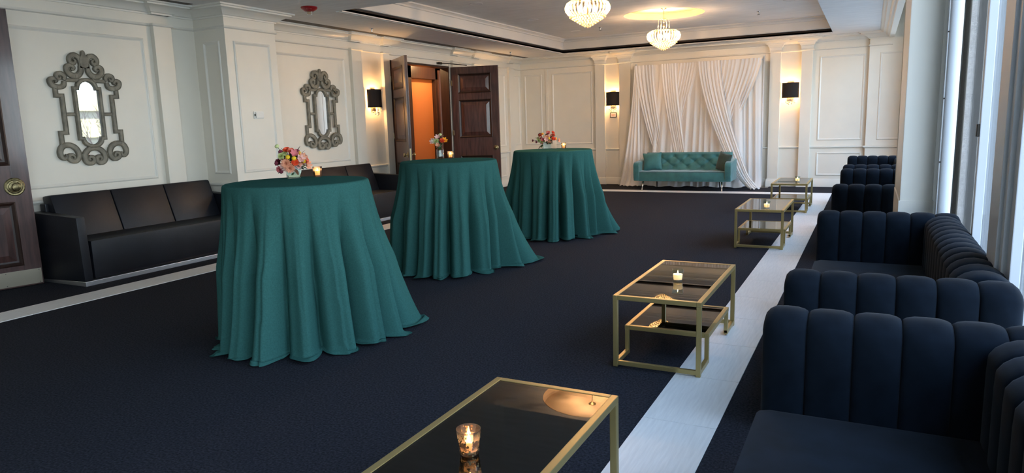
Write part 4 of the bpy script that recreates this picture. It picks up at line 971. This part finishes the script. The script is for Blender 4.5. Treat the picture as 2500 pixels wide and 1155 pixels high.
# ================================================================== GREEN VELVET SOFA
gs = thing('velvet_sofa', (-3.22, 13.80, 0), 'green tufted velvet sofa in front of the white drapes', 'sofa')
GW = .94
tuf = [(-.83+.277*i, .655) for i in range(7)]+[(-.69+.277*i, .555) for i in range(6)]+[(-.83+.277*i, .45) for i in range(7)]
def back_pt(s, t):
    x = -GW+.09+(2*GW-.18)*s; z = .34+.39*t; y = .10+.14*t; d = .0
    for tx, tz in tuf:
        r2 = ((x-tx)/.055)**2+((z-tz)/.042)**2
        if r2 < 12: d += .034*math.exp(-r2*.9)
    for tx, tz in tuf:
        for sx_, sz_ in ((-.1385, -.1), (.1385, -.1)):
            ux, uz = x-tx, z-tz; L2 = sx_*sx_+sz_*sz_; q = (ux*sx_+uz*sz_)/L2
            if 0 < q < 1 and tz > .5: dist = abs(ux*sz_-uz*sx_)/math.sqrt(L2); d += .009*math.exp(-(dist/.014)**2)
    e = min(s, 1-s)*1.7/.05; f = min(t, 1-t)*.39/.045; d += .045*max(0, 1-e)**2+.045*max(0, 1-f)**2
    return (x, y-.06+d, z)
MB().grid(back_pt, 150, 46).build('backrest', 'green_velvet', gs, True)
MB().add([(x, y, z) for x in (-GW+.09, GW-.09) for y, z in [(.09, .34), (.24, .72), (.31, .72), (.20, .30)]], [(0, 1, 2, 3), (7, 6, 5, 4), (0, 4, 5, 1), (1, 5, 6, 2), (2, 6, 7, 3), (3, 7, 4, 0)]).build('back_shell', 'green_velvet', gs, bevel=.012)
for tx, tz in tuf:
    s = (tx+GW-.09)/(2*GW-.18); t = (tz-.34)/.39; p = back_pt(s, t); MB().ball((p[0], p[1]-.002, p[2]), .009, 8, 5, (1, .6, 1)).build('button', 'green_velvet', gs, True)
def seat_pt(s, t):
    x = -GW+.10+(2*GW-.20)*s; y = -.40+.56*t; d = 0
    for i in range(6):
        for j in range(2):
            r2 = ((x+.69-.277*i)/.07)**2+((y+.22-.2*j)/.06)**2
            if r2 < 10: d += .012*math.exp(-r2)
    return (x, y, .385-d+.012*math.sin(PI*t))
B(-GW+.10, GW-.10, -.405, .16, .195, .378).build('seat', 'green_velvet', gs, .9, bevel=.025)
MB().grid(seat_pt, 80, 24).build('seat_top', 'green_velvet', gs, True)
for s in (-1, 1):
    x0, x1 = (-GW, -GW+.115) if s < 0 else (GW-.115, GW)
    prof = [(-.41, .20), (-.43, .30), (-.44, .50), (-.425, .545), (-.36, .57), (.18, .605), (.22, .60), (.22, .20)]
    MB().prism(prof, x0, x1, 0).build('arm', 'green_velvet', gs, .8, bevel=.022)
for s in (-1, 1):
    MB().tube([(s*.76, -.34, .20), (s*.775, -.39, 0)], [.016, .010], 10).build('leg', 'gold_leg', gs, True)
    MB().tube([(s*.62, .16, .20), (s*.64, .40, 0) if False else (s*.63, .20, 0)], [.014, .009], 10).build('leg', 'black_leg', gs, True)
def pillow(loc, w, h, d, m, label, rx, ry, rz):
    def f(sg):
        def g(s, t):
            u, v = s*2-1, t*2-1; k = (1-abs(u)**2.6)*(1-abs(v)**2.6); pin = 1-.10*(1-abs(u*v))*(max(abs(u), abs(v)))**4
            return (u*w/2*pin, sg*d/2*k**.55, v*h/2*pin)
        return g
    mb = MB().grid(f(1), 22, 22).grid(f(-1), 22, 22)
    o = mb.build('throw_pillow', m, None, True, loc=loc); o.rotation_euler = (rx, ry, rz); return tag(o, label, 'pillow', 'velvet throw pillows on the green sofa')
pillow((-3.85, 13.66, .565), .37, .36, .13, 'green_velvet', 'plain green velvet pillow at the left end of the green sofa', -.22, -.06, .18)
pillow((-2.46, 13.64, .555), .36, .36, .13, 'grey_velvet', 'darker grey green pillow leaning on the right arm of the sofa', -.18, .20, -.75)
